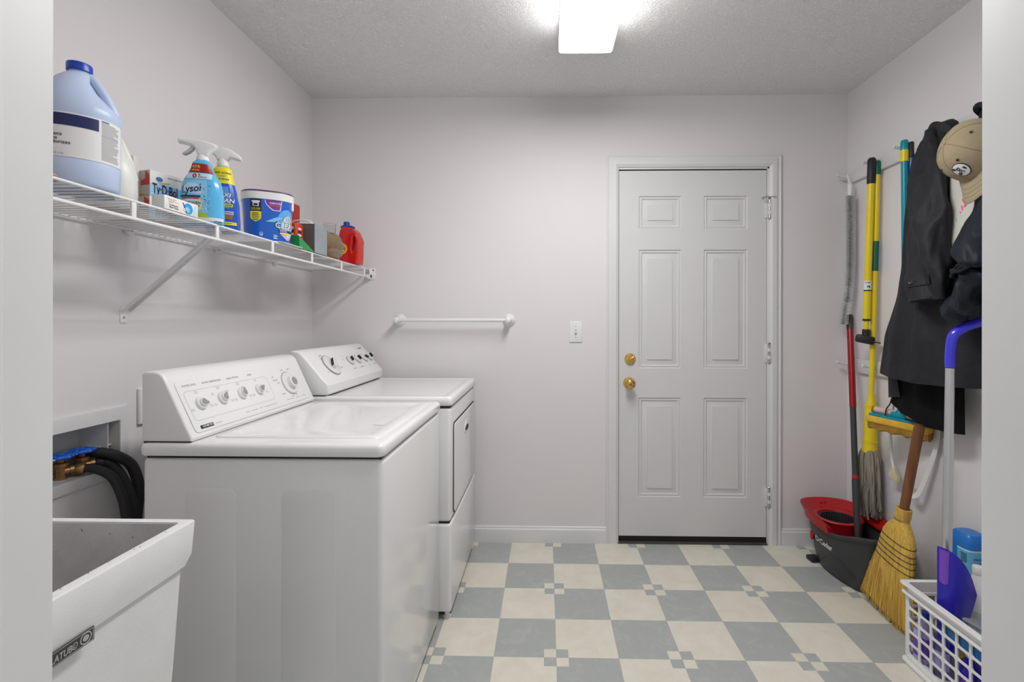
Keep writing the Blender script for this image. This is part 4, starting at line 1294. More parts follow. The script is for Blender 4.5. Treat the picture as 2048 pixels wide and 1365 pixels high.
b.build('cap_block', oc, label='orange-red block with white print')
b = MB(T); b.box(-.036, .025, -.026, .030, 0, .0285, mat('clear_gray_plastic', (0.50, 0.52, 0.50), .25), .002); b.build('base', oc, label='gray see-through base')
GRN = bottle_mat('green_plastic', (0.012, 0.27, 0.06))
gs = MB()
gs.add([(-1.015, 1.908, ZS), (-.984, 1.908, ZS), (-.984, 2.026, ZS), (-1.015, 2.026, ZS), (-1.015, 1.908, ZS + .052), (-.986, 1.908, ZS + .05), (-.984, 2.026, ZS + .003), (-1.015, 2.026, ZS + .003)], [(0, 3, 2, 1), (0, 1, 5, 4), (1, 2, 6, 5), (2, 3, 7, 6), (3, 0, 4, 7), (4, 5, 6, 7)], GRN)
for v in range(0):
    pass
oc_ = gs
CARDB = mat('box_board_brown', (0.115, 0.09, 0.08), .8, var=.08, vscale=30, stretch=(1, 1, 6))
CARDG = mat('box_board_gray', (0.30, 0.34, 0.37), .75, var=.06, vscale=20)
cb = thing('cardboard_box', 'small cardboard box with brown side and blue-gray side', 'box', (-1.03, 2.088, ZS))
b = MB()
w = .0022
b.box(-1.085, -.984, 2.032, 2.032 + w, ZS, 1.642, CARDB); b.box(-1.085, -1.085 + w, 2.032, 2.144, ZS, 1.642, CARDB)
b.box(-1.085, -.984, 2.144 - w, 2.144, ZS, 1.642, CARDB); b.box(-1.085, -.984, 2.032, 2.144, ZS, ZS + w, CARDB)
b.build('carton', cb, angle=30)
b = MB(); b.box(-.9838, -.982, 2.0315, 2.1445, ZS, 1.643, CARDG); b.build('front_panel', cb, label='blue-gray front')
b = MB(); b.box(-1.083, -.986, 2.034, 2.142, 1.634, 1.637, CARDB, 0); b.build('inner_flap', cb)
wl = thing('plastic_tray', 'flat white plastic tray lying on top of the cardboard box', 'tray', (-1.035, 2.076, 1.642))
b = MB(); b.box(-1.078, -.998, 2.038, 2.126, 1.6432, 1.6475, WHITEP, .002); b.build('plate', wl)
b = MB(); b.tube([(-1.078, 2.042, 1.647), (-1.075, 2.038, 1.656), (-1.02, 2.036, 1.657), (-1.0, 2.046, 1.648)], .003, WHITEP, 8, sub=5); b.build('rim_wire', wl)
# tan cloth bundle
KHAKI = mat('tan_cloth', (0.235, 0.165, 0.095), .9, bump=.3, bscale=300, var=.12, vscale=25, sheen=.2)
def lump(cx, cy, z0, rx, ry, h, seed, m, b, nu=36, nv=16, amp=.10):
    rr = random.Random(seed)
    ph = [(rr.uniform(1, 4), rr.uniform(1, 5), rr.uniform(0, 6)) for _ in range(6)]
    def fn(u, v):
        th = 2 * PI * u; f = v * PI
        d = 1 + sum(amp * .45 * math.sin(a * math.cos(th) * 2 + c * math.cos(f) * 2 + p) for a, c, p in ph)
        x = rx * math.sin(f) ** .6 * math.cos(th) * d; y = ry * math.sin(f) ** .6 * math.sin(th) * d
        z = h * (.5 - .5 * math.cos(f)) * (1 + (d - 1) * .5)
        return Vector((cx + x, cy + y, z0 + max(0, z)))
    b.grid(fn, nu, nv, m)
b = MB(); lump(-1.040, 2.276, ZS, .055, .112, .118, 4, KHAKI, b, 48, 22, .16)
tag(b.build('cloth_bundle', angle=60), 'crumpled tan cloth bundle beside the red detergent bottle', 'cloth')
CLEAR = mat('clear_plastic', (0.92, 0.93, 0.94), .08, trans=1.0, ior=1.2)
cc = thing('clear_plastic_cup', 'clear plastic container on the tan cloth, against the red bottle', 'container', (-1.045, 2.310, 1.632))
b = MB(Matrix.Translation((-1.045, 2.310, 1.632)))
b.lathe([(.020, 0.0), (.024, .001), (.029, .062), (.031, .0625), (.0295, .064), (.0278, .063), (.0228, .003), (0, .003)], (0, 0, 0), CLEAR, n=28)
b.build('cup', cc, angle=40)
# red detergent bottle
TRED = bottle_mat('detergent_red', (0.62, 0.012, 0.010), rough=.22, coat=.3)
td = thing('detergent_bottle', 'glossy red detergent bottle with blue cap in the shelf corner', 'detergent bottle', (-1.020, 2.512, ZS), rotz=-.10)
td.scale = (.86, .9, .97)
T = TM(td)
b = MB(T)
out = [(-.058, .004), (.048, .004), (.056, .020), (.060, .06), (.060, .11), (.054, .15), (.040, .178), (.018, .196), (-.004, .202), (-.034, .204), (-.050, .194), (-.060, .17), (-.064, .12), (-.063, .06)]
out = [(p.x, p.y) for p in smooth_path([(x, y, 0) for x, y in out + out[:1]], 4)[:-1]]
hole = [(p.x, p.y) for p in smooth_path([(x, y, 0) for x, y in [(.022, .070), (.034, .080), (.046, .105), (.047, .132), (.038, .152), (.029, .150), (.026, .12), (.020, .09), (.022, .070)]], 4)[:-1]]
b.curve2d([out, hole], .030, .010, TRED, M=frame((0, 0, 0), (1, 0, 0), (0, 0, 1)), res=4)
b.build('body', td, angle=60)
b = MB(T)
b.lathe([(.024, .196), (.026, .206), (.026, .214), (.018, .216), (.018, .232), (.012, .236), (0, .236)], (-.032, 0, 0), CAPB, n=28)
b.box(-.060, .012, -.022, .022, .200, .212, CAPB, .004, 3)
b.build('cap', td)
b = MB(T)
Mf = frame((-.034, -.0404, .085), (1, 0, 0), (0, 0, 1))
for rr, mm, o in ((.030, ORG, 0), (.026, YEL, .0003), (.020, ORG, .0006), (.014, YEL, .0009)):
    b.curve2d([ell(0, 0, rr, rr)], .0001, 0, mm, M=frame((-.034, -.0404 - o, .085), (1, 0, 0), (0, 0, 1)))
b.text('Tide', .021, WHITE, M=frame((-.034, -.0418, .086), (1, 0, 0), (0, 0, 1)), bold=.05)
b.text('Tide', .021, NAVY, M=frame((-.034, -.0422, .086), (1, 0, 0), (0, 0, 1)), bold=.02)
b.build('label', td, label='yellow and orange ring emblem with navy lettering')
tag(gs.build('green_scoop', angle=30), 'green plastic wedge between the blue powder tub and cardboard box', 'scoop')
b = MB(); lump(-1.035, .970, ZS, .026, .030, .013, 8, mat('peach_cloth', (0.55, 0.40, 0.30), .9, var=.1, vscale=30), b)
tag(b.build('peach_rag', angle=60), 'small peach rag in front of the bleach jug, near the left jamb', 'rag')
# ================================================================ right wall: peg rails and what hangs there
PEGW = mat('white_peg_rail', (0.72, 0.72, 0.72), .4, var=.02)
PEGS = [2.645 - .212 * k for k in range(9)]
def rail(name, label, z0, z1, pegs):
    t = thing(name, label, 'peg rail', (XR, 1.8, z0), group='peg rails on the right wall')
    b = MB(); b.box(XR - .019, XR, .75, 2.668, z0, z1, PEGW, .003, 2); b.build('board', t)
    for y in pegs:
        b = MB(); b.tube([(XR - .018, y, (z0 + z1) / 2), (XR - .05, y, (z0 + z1) / 2 + .006), (XR - .085, y, (z0 + z1) / 2 + .016)], [.0065, .006, .0075], PEGW, 12)
        b.lathe([(.012, 0), (.011, .003), (.007, .004)], (XR - .019, y, (z0 + z1) / 2), PEGW, axis='-X', n=16)
        b.build('peg', t)
    return t
rail('peg_rail', 'upper white peg rail on the right wall, holding coats and mops', 1.975, 2.036, PEGS)
rail('peg_rail', 'lower white peg rail on the right wall, behind the mop handles', .962, 1.033, PEGS)

YELP = mat('yellow_pole_paint', (0.80, 0.62, 0.015), .3, var=.02)
TEAL = mat('teal_plastic', (0.0, 0.27, 0.36), .3)
GRIPG = mat('green_grip', (0.006, 0.12, 0.075), .45)
GRIPK = mat('black_grip', (0.016, 0.016, 0.017), .5)
DGRAY = mat('dark_gray_plastic', (0.040, 0.042, 0.046), .42, bump=.05, bscale=300)
BRED = mat('bucket_red', (0.42, 0.008, 0.012), .35)

# ---- white flexible duster, hung by its handle from the first peg
du = thing('flexible_brush', 'long white bristled duster brush on the first peg by the corner', 'brush', (1.60, 2.575, 1.20))
spine = smooth_path([(1.606, 2.585, 1.895), (1.608, 2.585, 1.70), (1.606, 2.585, 1.50), (1.598, 2.59, 1.36), (1.583, 2.595, 1.28), (1.578, 2.595, 1.215)], 8)
b = MB(); b.tube([(1.600, 2.60, 2.012), (1.604, 2.596, 1.99), (1.606, 2.588, 1.965), (1.606, 2.585, 1.955), (1.606, 2.585, 1.93), (1.606, 2.585, 1.895)], [.003, .004, .006, .012, .0125, .009], WHITEP, 12, sub=3); b.build('handle', du)
b = MB(); b.tube(spine, .006, mat('bristle_core', (.55, .55, .55), .7), 8)
rr = random.Random(9)
segs = []
acc = 0
for i in range(len(spine) - 1):
    p, q = spine[i], spine[i + 1]
    m_ = max(1, int((q - p).length / .0058))
    for k in range(m_):
        segs.append((p.lerp(q, k / m_), (q - p).normalized()))
for p, d in segs:
    a = Vector((0, 1, 0)); s_ = d.cross(a).normalized(); a = s_.cross(d)
    for k in range(20):
        t = 2 * PI * k / 20 + rr.uniform(-.15, .15)
        o = (a * math.cos(t) + s_ * math.sin(t))
        b.tube([p + o * .004, p + o * .0235 + d * .0015], .0021, WHITEP, 4, cap=False)
b.build('bristles', du, weld=False, kind='stuff')

# ---- yellow squeegee pole
sq = thing('squeegee', 'yellow pole with black grip on top and black head at bottom, nearest the corner', 'squeegee', (1.583, 2.385, 1.12))
def pole(root, name, p0, p1, r, m, n=16, **k):
    b = MB(); b.tube([p0, p1], r, m, n); return b.build(name, root, **k)
A, B_ = Vector((1.601, 2.385, 2.040)), Vector((1.572, 2.385, 1.12))
def on(A, B, z):
    t = (z - A.z) / (B.z - A.z); return A + (B - A) * t
b = MB(); b.tube([on(A, B_, 2.036), on(A, B_, 2.028), on(A, B_, 1.915), on(A, B_, 1.908)], [.013, .0185, .0185, .0165], GRIPK, 20); b.build('grip', sq)
pole(sq, 'pole', on(A, B_, 1.910), on(A, B_, 1.235), .0160, YELP)
b = MB(); b.tube([on(A, B_, 1.243), on(A, B_, 1.234)], .0172, GRIPK, 18); b.tube([on(A, B_, 1.236), on(A, B_, 1.19)], .0115, YELP, 14); b.build('lower_pole', sq)
b = MB(); b.tube([on(A, B_, 1.43), on(A, B_, 1.385)], .0163, WHITE, 18); b.tube([on(A, B_, 1.386), on(A, B_, 1.380)], .0165, GRIPK, 18)
c_ = on(A, B_, 1.41); vd = Vector((-c_.x, -c_.y, 0)).normalized(); rt = Vector((-vd.y, vd.x, 0))
b.text('79', .016, INK, M=frame(c_ + vd * .0167 + rt * .003 + Vector((0, 0, -.010)), rt, (0, 0, 1)), bold=.03)
b.text('UNGER', .007, INK, M=frame(c_ + vd * .0167 + Vector((0, 0, .012)), rt, (0, 0, 1)), bold=.02)
b.build('label', sq, label='small white sticker')
b = MB()
h0 = on(A, B_, 1.165)
b.tube([on(A, B_, 1.192), on(A, B_, 1.16)], .0175, GRIPK, 16)
Mh = Matrix.Translation(on(A, B_, 1.140)) @ Matrix.Rotation(-.5, 4, 'Z') @ Matrix.Rotation(.22, 4, 'Y')
h_ = MB(Mh); h_.box(-.044, .036, -.024, .024, -.018, .022, GRIPK, .010, 2); h_.box(.020, .060, -.022, .022, -.004, .001, GRIPK, .001)
b.add(h_.v, h_.f, GRIPK)
b.build('head', sq)

# ---- yellow string mop
mp = thing('string_mop', 'yellow string mop with green grip and gray cotton strands hanging above the bucket', 'mop', (1.596, 2.385, .28))
A, B_ = Vector((1.626, 2.372, 2.020)), Vector((1.597, 2.385, .58))
b = MB(); b.tube([on(A, B_, 2.020), on(A, B_, 2.012), on(A, B_, 1.952)], [.009, .0145, .0145], GRIPG, 18); b.build('grip', mp)
pole(mp, 'pole', on(A, B_, 1.953), on(A, B_, .86), .0125, YELP)
b = MB(); b.tube([on(A, B_, 1.625), on(A, B_, 1.480)], .0148, GRIPG, 18); b.build('label_sleeve', mp, label='green sleeve on the pole')
b = MB()
b.tube([on(A, B_, .870), on(A, B_, .835), on(A, B_, .815), on(A, B_, .70), on(A, B_, .63), on(A, B_, .585)], [.0155, .0175, .026, .028, .031, .033], YELP, 20)
for z in (.815, .64, .592):
    b.tube([on(A, B_, z + .004), on(A, B_, z - .004)], .0335 if z < .7 else .0275, YELP, 20)
b.build('socket', mp)
STR = mat('cotton_strands', (0.36, 0.33, 0.26), .95, bump=.6, bscale=180, col2=(0.17, 0.155, 0.125), vscale=22, stretch=(1, 1, .35))
b = MB()
rm = random.Random(21)
c0 = on(A, B_, .59)
for k in range(120):
    a = rm.uniform(0, 2 * PI); q = math.sqrt(rm.uniform(.05, 1))
    ox_, oy_ = math.cos(a) * q, math.sin(a) * q
    zb = .285 + rm.uniform(-.02, .045)
    x0, y0 = c0.x + ox_ * .022, c0.y + oy_ * .028
    x1, y1 = min(1.625, c0.x - .004 + ox_ * .036), c0.y + oy_ * .060
    x2, y2 = min(1.63, 1.592 + ox_ * .038 + rm.uniform(-.006, .006)), c0.y + oy_ * .064 + rm.uniform(-.01, .01)
    w1, w2 = rm.uniform(-.008, .008), rm.uniform(-.008, .008)
    b.tube([(x0, y0, .600), (x0 * .4 + x1 * .6, y0 * .4 + y1 * .6, .585), (x1, y1, .545), (x1 + w1, y1 + w2, .46), (x2 + w2, y2 + w1, .38), (x2, y2, zb)], .0046, STR, 6, sub=4)
b.build('strands', mp, weld=False, kind='stuff')

# ---- teal sponge mop, head down
sm = thing('sponge_mop', 'teal sponge mop with yellow-banded pole and yellow sponge head hanging down', 'mop', (1.56, 2.14, .69))
A, B_ = Vector((1.606, 2.172, 2.045)), Vector((1.594, 2.142, .83))
b = MB(); b.tube([on(A, B_, 2.045), on(A, B_, 2.036), on(A, B_, 2.000)], [.012, .0155, .0155], TEAL, 18); b.build('grip', sm)
b = MB(); b.tube([on(A, B_, 2.000), on(A, B_, 1.948)], .0158, YELP, 18); b.build('band', sm, label='yellow band below the grip')
pole(sm, 'pole', on(A, B_, 1.949), on(A, B_, .90), .0135, TEAL)
hd = Vector((.13, -.21, -.018)).normalized()
hc = Vector((1.560, 2.140, .785))
Mh = frame(hc, hd, Vector((0, 0, 1)) - hd * hd.z)     # local x along the head, y up, z toward the room
SPY = mat('sponge_yellow', (0.70, 0.42, 0.05), .9, bump=.5, bscale=200, var=.12, vscale=30)
SPD = mat('sponge_soiled', (0.36, 0.20, 0.03), .9, bump=.6, bscale=160, var=.3, vscale=25)
out_n = Mh.to_3x3() @ Vector((0, 0, 1))
sgn = 1 if out_n.x < 0 else -1
b = MB(Mh); b.box(-.122, .122, -.022, .010, -.034 * 1, .034, SPY, .008, 3); b.build('sponge', sm)
b = MB(Mh)
prevr = None
rings = []
for i in range(17):
    x = -.112 + .232 * i / 16
    dz = .004 * math.sin(i * 1.7) + .003 * math.sin(i * 3.1)
    rings.append([(x, -.018, -.028), (x, -.018, .028), (x, -.050 + dz, .022), (x, -.058 + dz, .0), (x, -.050 + dz, -.022)])
b.loft(rings, SPD); b.build('sponge_foot', sm, label='darker soiled underside of the sponge')
b = MB(Mh); b.box(-.110, .116, .009, .020, -.030, .030, TEAL, .004); b.box(-.03, .03, .018, .045, -.016, .016, TEAL, .006)
b.tube([Mh.inverted() @ on(A, B_, .92), Mh.inverted() @ on(A, B_, .86), (0, .03, 0)], [.0145, .018, .02], TEAL, 14); b.build('frame', sm)
PINK = mat('pale_pink_roller', (0.62, 0.47, 0.43), .6, var=.06, vscale=20)
b = MB(Mh); b.tube([(-.100, .036, .0), (-.012, .036, .0)], .014, PINK, 16); b.tube([(.03, .036, 0), (.105, .036, 0)], .014, PINK, 16); b.build('roller', sm)
b = MB(Mh); b.tube([(-.106, .036, .0), (-.098, .036, .0)], .0150, SPD, 16); b.build('roller_cap', sm)
b = MB(Mh); b.tube([(-.045, .020, .02 * sgn), (-.044, .05, .02 * sgn), (-.034, .075, .014 * sgn), (-.030, .10, .012 * sgn), (-.018, .13, .008 * sgn)], .0028, GRIPK, 8, sub=4); b.build('lever_wire', sm)

# ---- blue pole with a black top
bp = thing('blue_pole', 'blue pole with black grip half hidden behind the black coat', 'pole', (1.63, 2.15, 1.2))
b = MB(); b.tube([(1.630, 2.150, 2.034), (1.630, 2.150, 2.028), (1.630, 2.149, 1.962)], [.010, .0135, .0135], GRIPK, 18); b.build('grip', bp)
pole(bp, 'pole', (1.630, 2.149, 1.963), (1.626, 2.135, 1.12), .0118, mat('blue_pole_paint', (0.02, 0.10, 0.38), .3))

# ---- cord with a beige plug and a white strap
cdm = mat('white_cord', (0.72, 0.72, 0.71), .45)
pc = thing('power_cord', 'white cord with beige plug dangling below the sponge mop head', 'cord', (1.61, 2.24, .52))
b = MB(); b.tube([(1.585, 2.18, 1.008), (1.60, 2.215, .93), (1.605, 2.255, .80), (1.605, 2.262, .70), (1.607, 2.257, .60), (1.61, 2.248, .552)], .0062, cdm, 10, sub=6); b.build('cable', pc)
b = MB()
pm = mat('beige_plug', (0.62, 0.55, 0.38), .5)
b.curve2d([[(-.008, .034), (.008, .034), (.010, .020), (.022, .0), (.023, -.026), (-.023, -.026), (-.022, .0), (-.010, .020)]], .007, .004, pm, M=frame((1.612, 2.246, .522), (.25, -.97, -.15), (0, 0, 1)))
b.build('plug', pc, label='beige flat plug')
st = thing('white_strap', 'white strap loop hanging by the broom handle on the right wall', 'strap', (1.62, 2.08, .46))
b = MB()
def ribbon(b, pts, w, m, wd=(0, 1, 0), th=.0012):
    pts = smooth_path(pts, 6); wd = Vector(wd)
    rings = []
    for i, p in enumerate(pts):
        t = (pts[min(i + 1, len(pts) - 1)] - pts[max(0, i - 1)]).normalized()
        s_ = (wd - t * wd.dot(t)).normalized(); n_ = t.cross(s_)
        rings.append([p + s_ * w / 2 + n_ * th, p + s_ * w / 2 - n_ * th, p - s_ * w / 2 - n_ * th, p - s_ * w / 2 + n_ * th])
    b.loft(rings, m)
ribbon(b, [(1.585, 2.0, 1.01), (1.625, 2.02, .93), (1.635, 2.025, .80), (1.632, 2.04, .68), (1.622, 2.075, .56), (1.61, 2.10, .485), (1.60, 2.125, .470), (1.597, 2.14, .50), (1.60, 2.145, .55)], .024, cdm, (0, 1, .35))
b.build('band', st)

# ---------------------------------------------------------------- clothes
def cloth(name, col, **k):
    kw = dict(rough=.85, bump=.15, bscale=600, sheen=.08, var=.15, vscale=6); kw.update(k)
    return mat(name, col, **kw)
COATM = cloth('black_coat_cloth', (0.014, 0.015, 0.019), sheen=.0, spec=.35, rough=.65, bump=.55, bscale=16, bdist=.012)
JKTM = cloth('navy_jacket_cloth', (0.010, 0.014, 0.021), rough=.55, sheen=.0, spec=.25, bump=.4, bscale=22, bdist=.010)
BLKM = cloth('black_skirt_cloth', (0.005, 0.005, 0.006), sheen=.0, spec=.2)
def garment(b, prof, m, seed, amp=.012, k=7, n=64, nz=64, hem=None, wrinkle=0.0):
    rg = random.Random(seed)
    ph = [(rg.uniform(2, k), rg.uniform(0, 6), rg.uniform(-2, 2), rg.uniform(.4, 1)) for _ in range(4)]
    z0, z1 = prof[0][0], prof[-1][0]
    rings = []
    for j in range(nz + 1):
        t = j / nz
        z = z0 + (z1 - z0) * t
        for i in range(len(prof) - 1):
            if prof[i][0] >= z >= prof[i + 1][0] - 1e-9:
                f = (prof[i][0] - z) / (prof[i][0] - prof[i + 1][0]); break
        f = f * f * (3 - 2 * f) * .5 + f * .5
        yl, yr, xf, xb = [prof[i][q] + (prof[i + 1][q] - prof[i][q]) * f for q in (1, 2, 3, 4)]
        ring = []
        for i in range(n):
            s_ = i / (n - 1)
            y = yl + (yr - yl) * s_
            bul = max(0.0, math.sin(PI * s_)) ** .5
            w = sum(c * math.sin(2 * PI * a * s_ + p + q * t) for a, p, q, c in ph)
            x = xb + (xf - xb) * bul + amp * min(1, t * 2.5 + .15) * (1 - .55 * t) * w * bul
            zz = z + (hem(s_) * max(0, (t - .75) * 4) if hem else 0)
            if wrinkle:
                x -= wrinkle * bul * (noise.ridged_multi_fractal(Vector((x * .2, y, z * .3)) * 8.0 + Vector((seed, 3, 0)), 1.0, 2.1, 2, 1.0, 2.0) - .9)
            ring.append(Vector((min(x, xb), y, zz)))
        for i in range(n - 2, 0, -1):
            s_ = i / (n - 1)
            y = yl + (yr - yl) * s_
            zz = z + (hem(s_) * max(0, (t - .75) * 4) if hem else 0)
            ring.append(Vector((xb, y, zz)))
        rings.append(ring)
    b.loft(rings, m)
def sleeve(b, path, m, seed, n=26, sub=7, wr=.006, cap=(True, True), k=5, crumple=0.0, freq=10.0, zs=1.0):
    """path: (x, y, z, half width along y, half depth along x)"""
    rg = random.Random(seed)
    P = smooth_path([p[:3] for p in path], sub)
    W = lerp_list([p[3] for p in path], len(P)); D = lerp_list([p[4] for p in path], len(P))
    ph = [(rg.randint(1, 4), rg.uniform(0, 6), rg.uniform(2, k * 2)) for _ in range(5)]
    rings = []
    for i, p in enumerate(P):
        t = (P[min(i + 1, len(P) - 1)] - P[max(0, i - 1)]).normalized()
        wy = Vector((.25, 1, 0)); wy = (wy - t * wy.dot(t)).normalized(); wx = t.cross(wy)
        ring = []
        for q in range(n):
            a = 2 * PI * q / n
            e = 1 + 0
            r = sum(math.sin(c * a + o + f * i / len(P) * 2) for c, o, f in ph) * wr / 2.2
            ring.append(p + wy * (W[i] + r) * math.cos(a) + wx * (D[i] + r) * math.sin(a))
        rings.append(ring)
    if crumple:
        for ring in rings[1:-1]:
            c = sum(ring, Vector()) / len(ring)
            for q, p in enumerate(ring):
                d = (p - c).normalized()
                h = noise.ridged_multi_fractal(Vector((p.x, p.y, p.z * zs)) * freq + Vector((seed, 0, 0)), 1.0, 2.1, 2, 1.0, 2.0)
                ring[q] = p + d * crumple * (h - .9)
    b.loft(rings, m, cap=cap)

ct = thing('black_coat', 'long black coat hanging from the upper peg rail with a buttoned sleeve', 'coat', (1.58, 1.95, 1.0))
b = MB()
garment(b, [(2.024, 1.985, 1.925, 1.570, 1.588), (2.012, 2.005, 1.910, 1.548, 1.592), (1.985, 2.018, 1.900, 1.530, 1.594), (1.95, 2.040, 1.895, 1.505, 1.600), (1.87, 2.082, 1.87, 1.49, 1.604), (1.60, 2.135, 1.80, 1.475, 1.604), (1.37, 2.165, 1.755, 1.468, 1.58), (1.15, 2.205, 1.70, 1.455, 1.528), (1.00, 2.232, 1.675, 1.450, 1.525)], COATM, 5, .008, 4, hem=lambda s: -.012 * math.sin(PI * s), wrinkle=.010)
b.build('body', ct, angle=70)
b = MB()
sleeve(b, [(1.545, 1.965, 1.985, .040, .025), (1.515, 1.945, 1.88, .078, .036), (1.474, 1.905, 1.74, .104, .046), (1.446, 1.870, 1.58, .114, .048), (1.430, 1.850, 1.44, .106, .044), (1.424, 1.844, 1.375, .100, .040), (1.422, 1.842, 1.308, .097, .036)], COATM, 8, n=64, sub=14, wr=.012, crumple=.015, freq=12.0, zs=.35)
sl = b.build('sleeve', ct, angle=70)
b = MB()
WMi = wmat(sl)
tree = BVHTree.FromPolygons([WMi @ v.co for v in sl.data.vertices], [tuple(p.vertices) for p in sl.data.polygons])
def on_sleeve(y, z, off):
    h = tree.ray_cast(Vector((1.15, y - .12, z)), Vector((1, .42, 0)).normalized())
    if h[0] is None:
        return Vector((1.39, y, z))
    return h[0] + h[1] * off
ta, tb = 1.895, 1.800
b.grid(lambda i, j: on_sleeve(ta + (tb - ta) * i, 1.360 + .030 * j + .008 * i, .004), 16, 3, COATM)
b.grid(lambda i, j: on_sleeve(ta + (tb - ta) * i, 1.360 + .008 * i, .004 * j), 16, 1, COATM)
pb = on_sleeve(ta - .014, 1.376, .0045)
nb = tree.find_nearest(pb)[1]
b.lathe([(.0088, 0), (.0088, .002), (.007, .0038), (.005, .003), (0, .003)], pb, mat('button_black', (.025, .025, .028), .2), axis=nb, n=18)
b.build('cuff_tab', sl, label='cuff tab with round button')
b = MB()
def colp(i, j):
    y = 2.012 - .118 * i
    return Vector((1.552 - .022 * math.sin(PI * i) - .006 * j, y - .006 * math.sin(3 * i), 2.022 - .030 * (2 * i - .85) ** 2 - (.052 + .03 * math.sin(PI * i)) * j))
b.grid(lambda i, j: colp(i, j), 16, 5, COATM); b.grid(lambda i, j: colp(i, j) + Vector((.004, 0, -.001)), 16, 5, COATM)
b.grid(lambda i, j: colp(i, 1) + Vector((.004 * j, 0, -.001 * j)), 16, 1, COATM)
b.build('collar', ct, angle=70)

sk = thing('black_garment', 'black folded garment hanging lower beneath the long coat', 'garment', (1.6, 2.03, .80))
b = MB()
def hem2(s): return .068 * max(0, 1 - s / .62)
garment(b, [(1.18, 2.19, 1.87, 1.540, 1.580), (1.05, 2.215, 1.865, 1.534, 1.580), (.90, 2.238, 1.862, 1.530, 1.580), (.803, 2.245, 1.860, 1.530, 1.580)], BLKM, 3, .005, 4, hem=hem2, wrinkle=.006)
b.build('body', sk, angle=70)
b = MB()
b.grid(lambda i, j: Vector((1.560 - .034 * i ** .5 - .005 * math.sin(PI * i), 2.236 - .085 * i - .03 * (1 - j) * i, .885 + .135 * j + .02 * i * (1 - j))), 8, 8, COATM)
b.build('turned_flap', sk, angle=60)

# white tote with a pink print
tt = thing('cloth_bag', 'off-white cloth bag with pink print between the black coat and the jacket', 'bag', (1.50, 1.75, 1.46))
OFFW = cloth('off_white_cloth', (0.60, 0.60, 0.54), var=.03)
b = MB()
garment(b, [(1.80, 1.815, 1.60, 1.470, 1.492), (1.74, 1.818, 1.60, 1.462, 1.490), (1.60, 1.812, 1.60, 1.455, 1.482), (1.462, 1.820, 1.60, 1.448, 1.468)], OFFW, 12, .003, 3, hem=lambda s: .03 * s)
b.build('body', tt, angle=70)
b = MB()
PK = mat('pink_print', (0.75, 0.14, 0.26), .6)
for (y, z, w, h, a, mm) in ((1.755, 1.640, .0035, .014, .5, PK), (1.750, 1.628, .005, .009, -.5, PK), (1.762, 1.618, .003, .012, .3, PK), (1.752, 1.645, .008, .0015, .6, INK), (1.768, 1.604, .003, .006, .6, PK), (1.785, 1.580, .0015, .014, .3, mat('green_print', (.2, .5, .2), .6)), (1.777, 1.572, .0015, .010, -.5, mat('green_print', (.2, .5, .2), .6))):
    b.curve2d([ell(0, 0, w, h, 14)], .0003, 0, mm, M=frame((1.4565, y - .034, z + .01), (.15, -1, 0), (0, 0, 1)) @ Matrix.Rotation(a, 4, 'Z'))
b.build('print', tt, label='pink flower-like print')

jk = thing('dark_jacket', 'navy-black jacket with gathered elastic cuff under the khaki cap', 'jacket', (1.50, 1.62, 1.27))
b = MB()
garment(b, [(2.00, 1.815, 1.75, 1.530, 1.570), (1.95, 1.815, 1.66, 1.505, 1.575), (1.90, 1.80, 1.56, 1.48, 1.59), (1.80, 1.745, 1.46, 1.43, 1.56), (1.66, 1.715, 1.40, 1.395, 1.445), (1.50, 1.730, 1.38, 1.380, 1.44), (1.36, 1.745, 1.36, 1.378, 1.44), (1.275, 1.74, 1.36, 1.385, 1.44)], JKTM, 19, .010, 6, wrinkle=.012)
b.build('body', jk, angle=70)
b = MB()
b.tube([(1.570, 1.825, 1.975), (1.535, 1.815, 2.000), (1.515, 1.785, 2.004), (1.52, 1.745, 1.985), (1.53, 1.70, 1.94)], [.005, .010, .012, .011, .007], JKTM, 12, sub=5)
b.build('collar', jk, angle=70)
b = MB()
sleeve(b, [(1.475, 1.545, 1.79, .055, .04), (1.435, 1.560, 1.70, .070, .045), (1.388, 1.590, 1.59, .068, .046), (1.362, 1.610, 1.49, .064, .044), (1.352, 1.622, 1.43, .062, .040), (1.350, 1.624, 1.405, .054, .036)], JKTM, 23, n=64, sub=16, wr=.008, crumple=.014, freq=14.0, zs=.4)
js = b.build('sleeve', jk, angle=70)
b = MB()
for k in range(3):
    ring = []
    for q in range(41):
        a = 2 * PI * q / 40
        ring.append((1.350 + .038 * math.sin(a) + .002 * math.sin(9 * a + k), 1.624 + (.060 + .003 * math.sin(11 * a + k)) * math.cos(a), 1.412 - .008 * k - .016 * math.cos(a) + .003 * math.sin(7 * a + 2 * k)))
    b.tube(ring, .0055, JKTM, 8, cap=False)
b.build('elastic_cuff', js)
b = MB()
sleeve(b, [(1.372, 1.610, 1.395, .040, .028), (1.362, 1.630, 1.36, .052, .036), (1.366, 1.660, 1.32, .058, .040), (1.375, 1.700, 1.285, .048, .038), (1.382, 1.730, 1.255, .034, .032), (1.386, 1.740, 1.238, .018, .020)], JKTM, 31, n=64, sub=16, wr=.008, k=5, crumple=.024, freq=11.0)
b.build('crumpled_lining', js, angle=60)

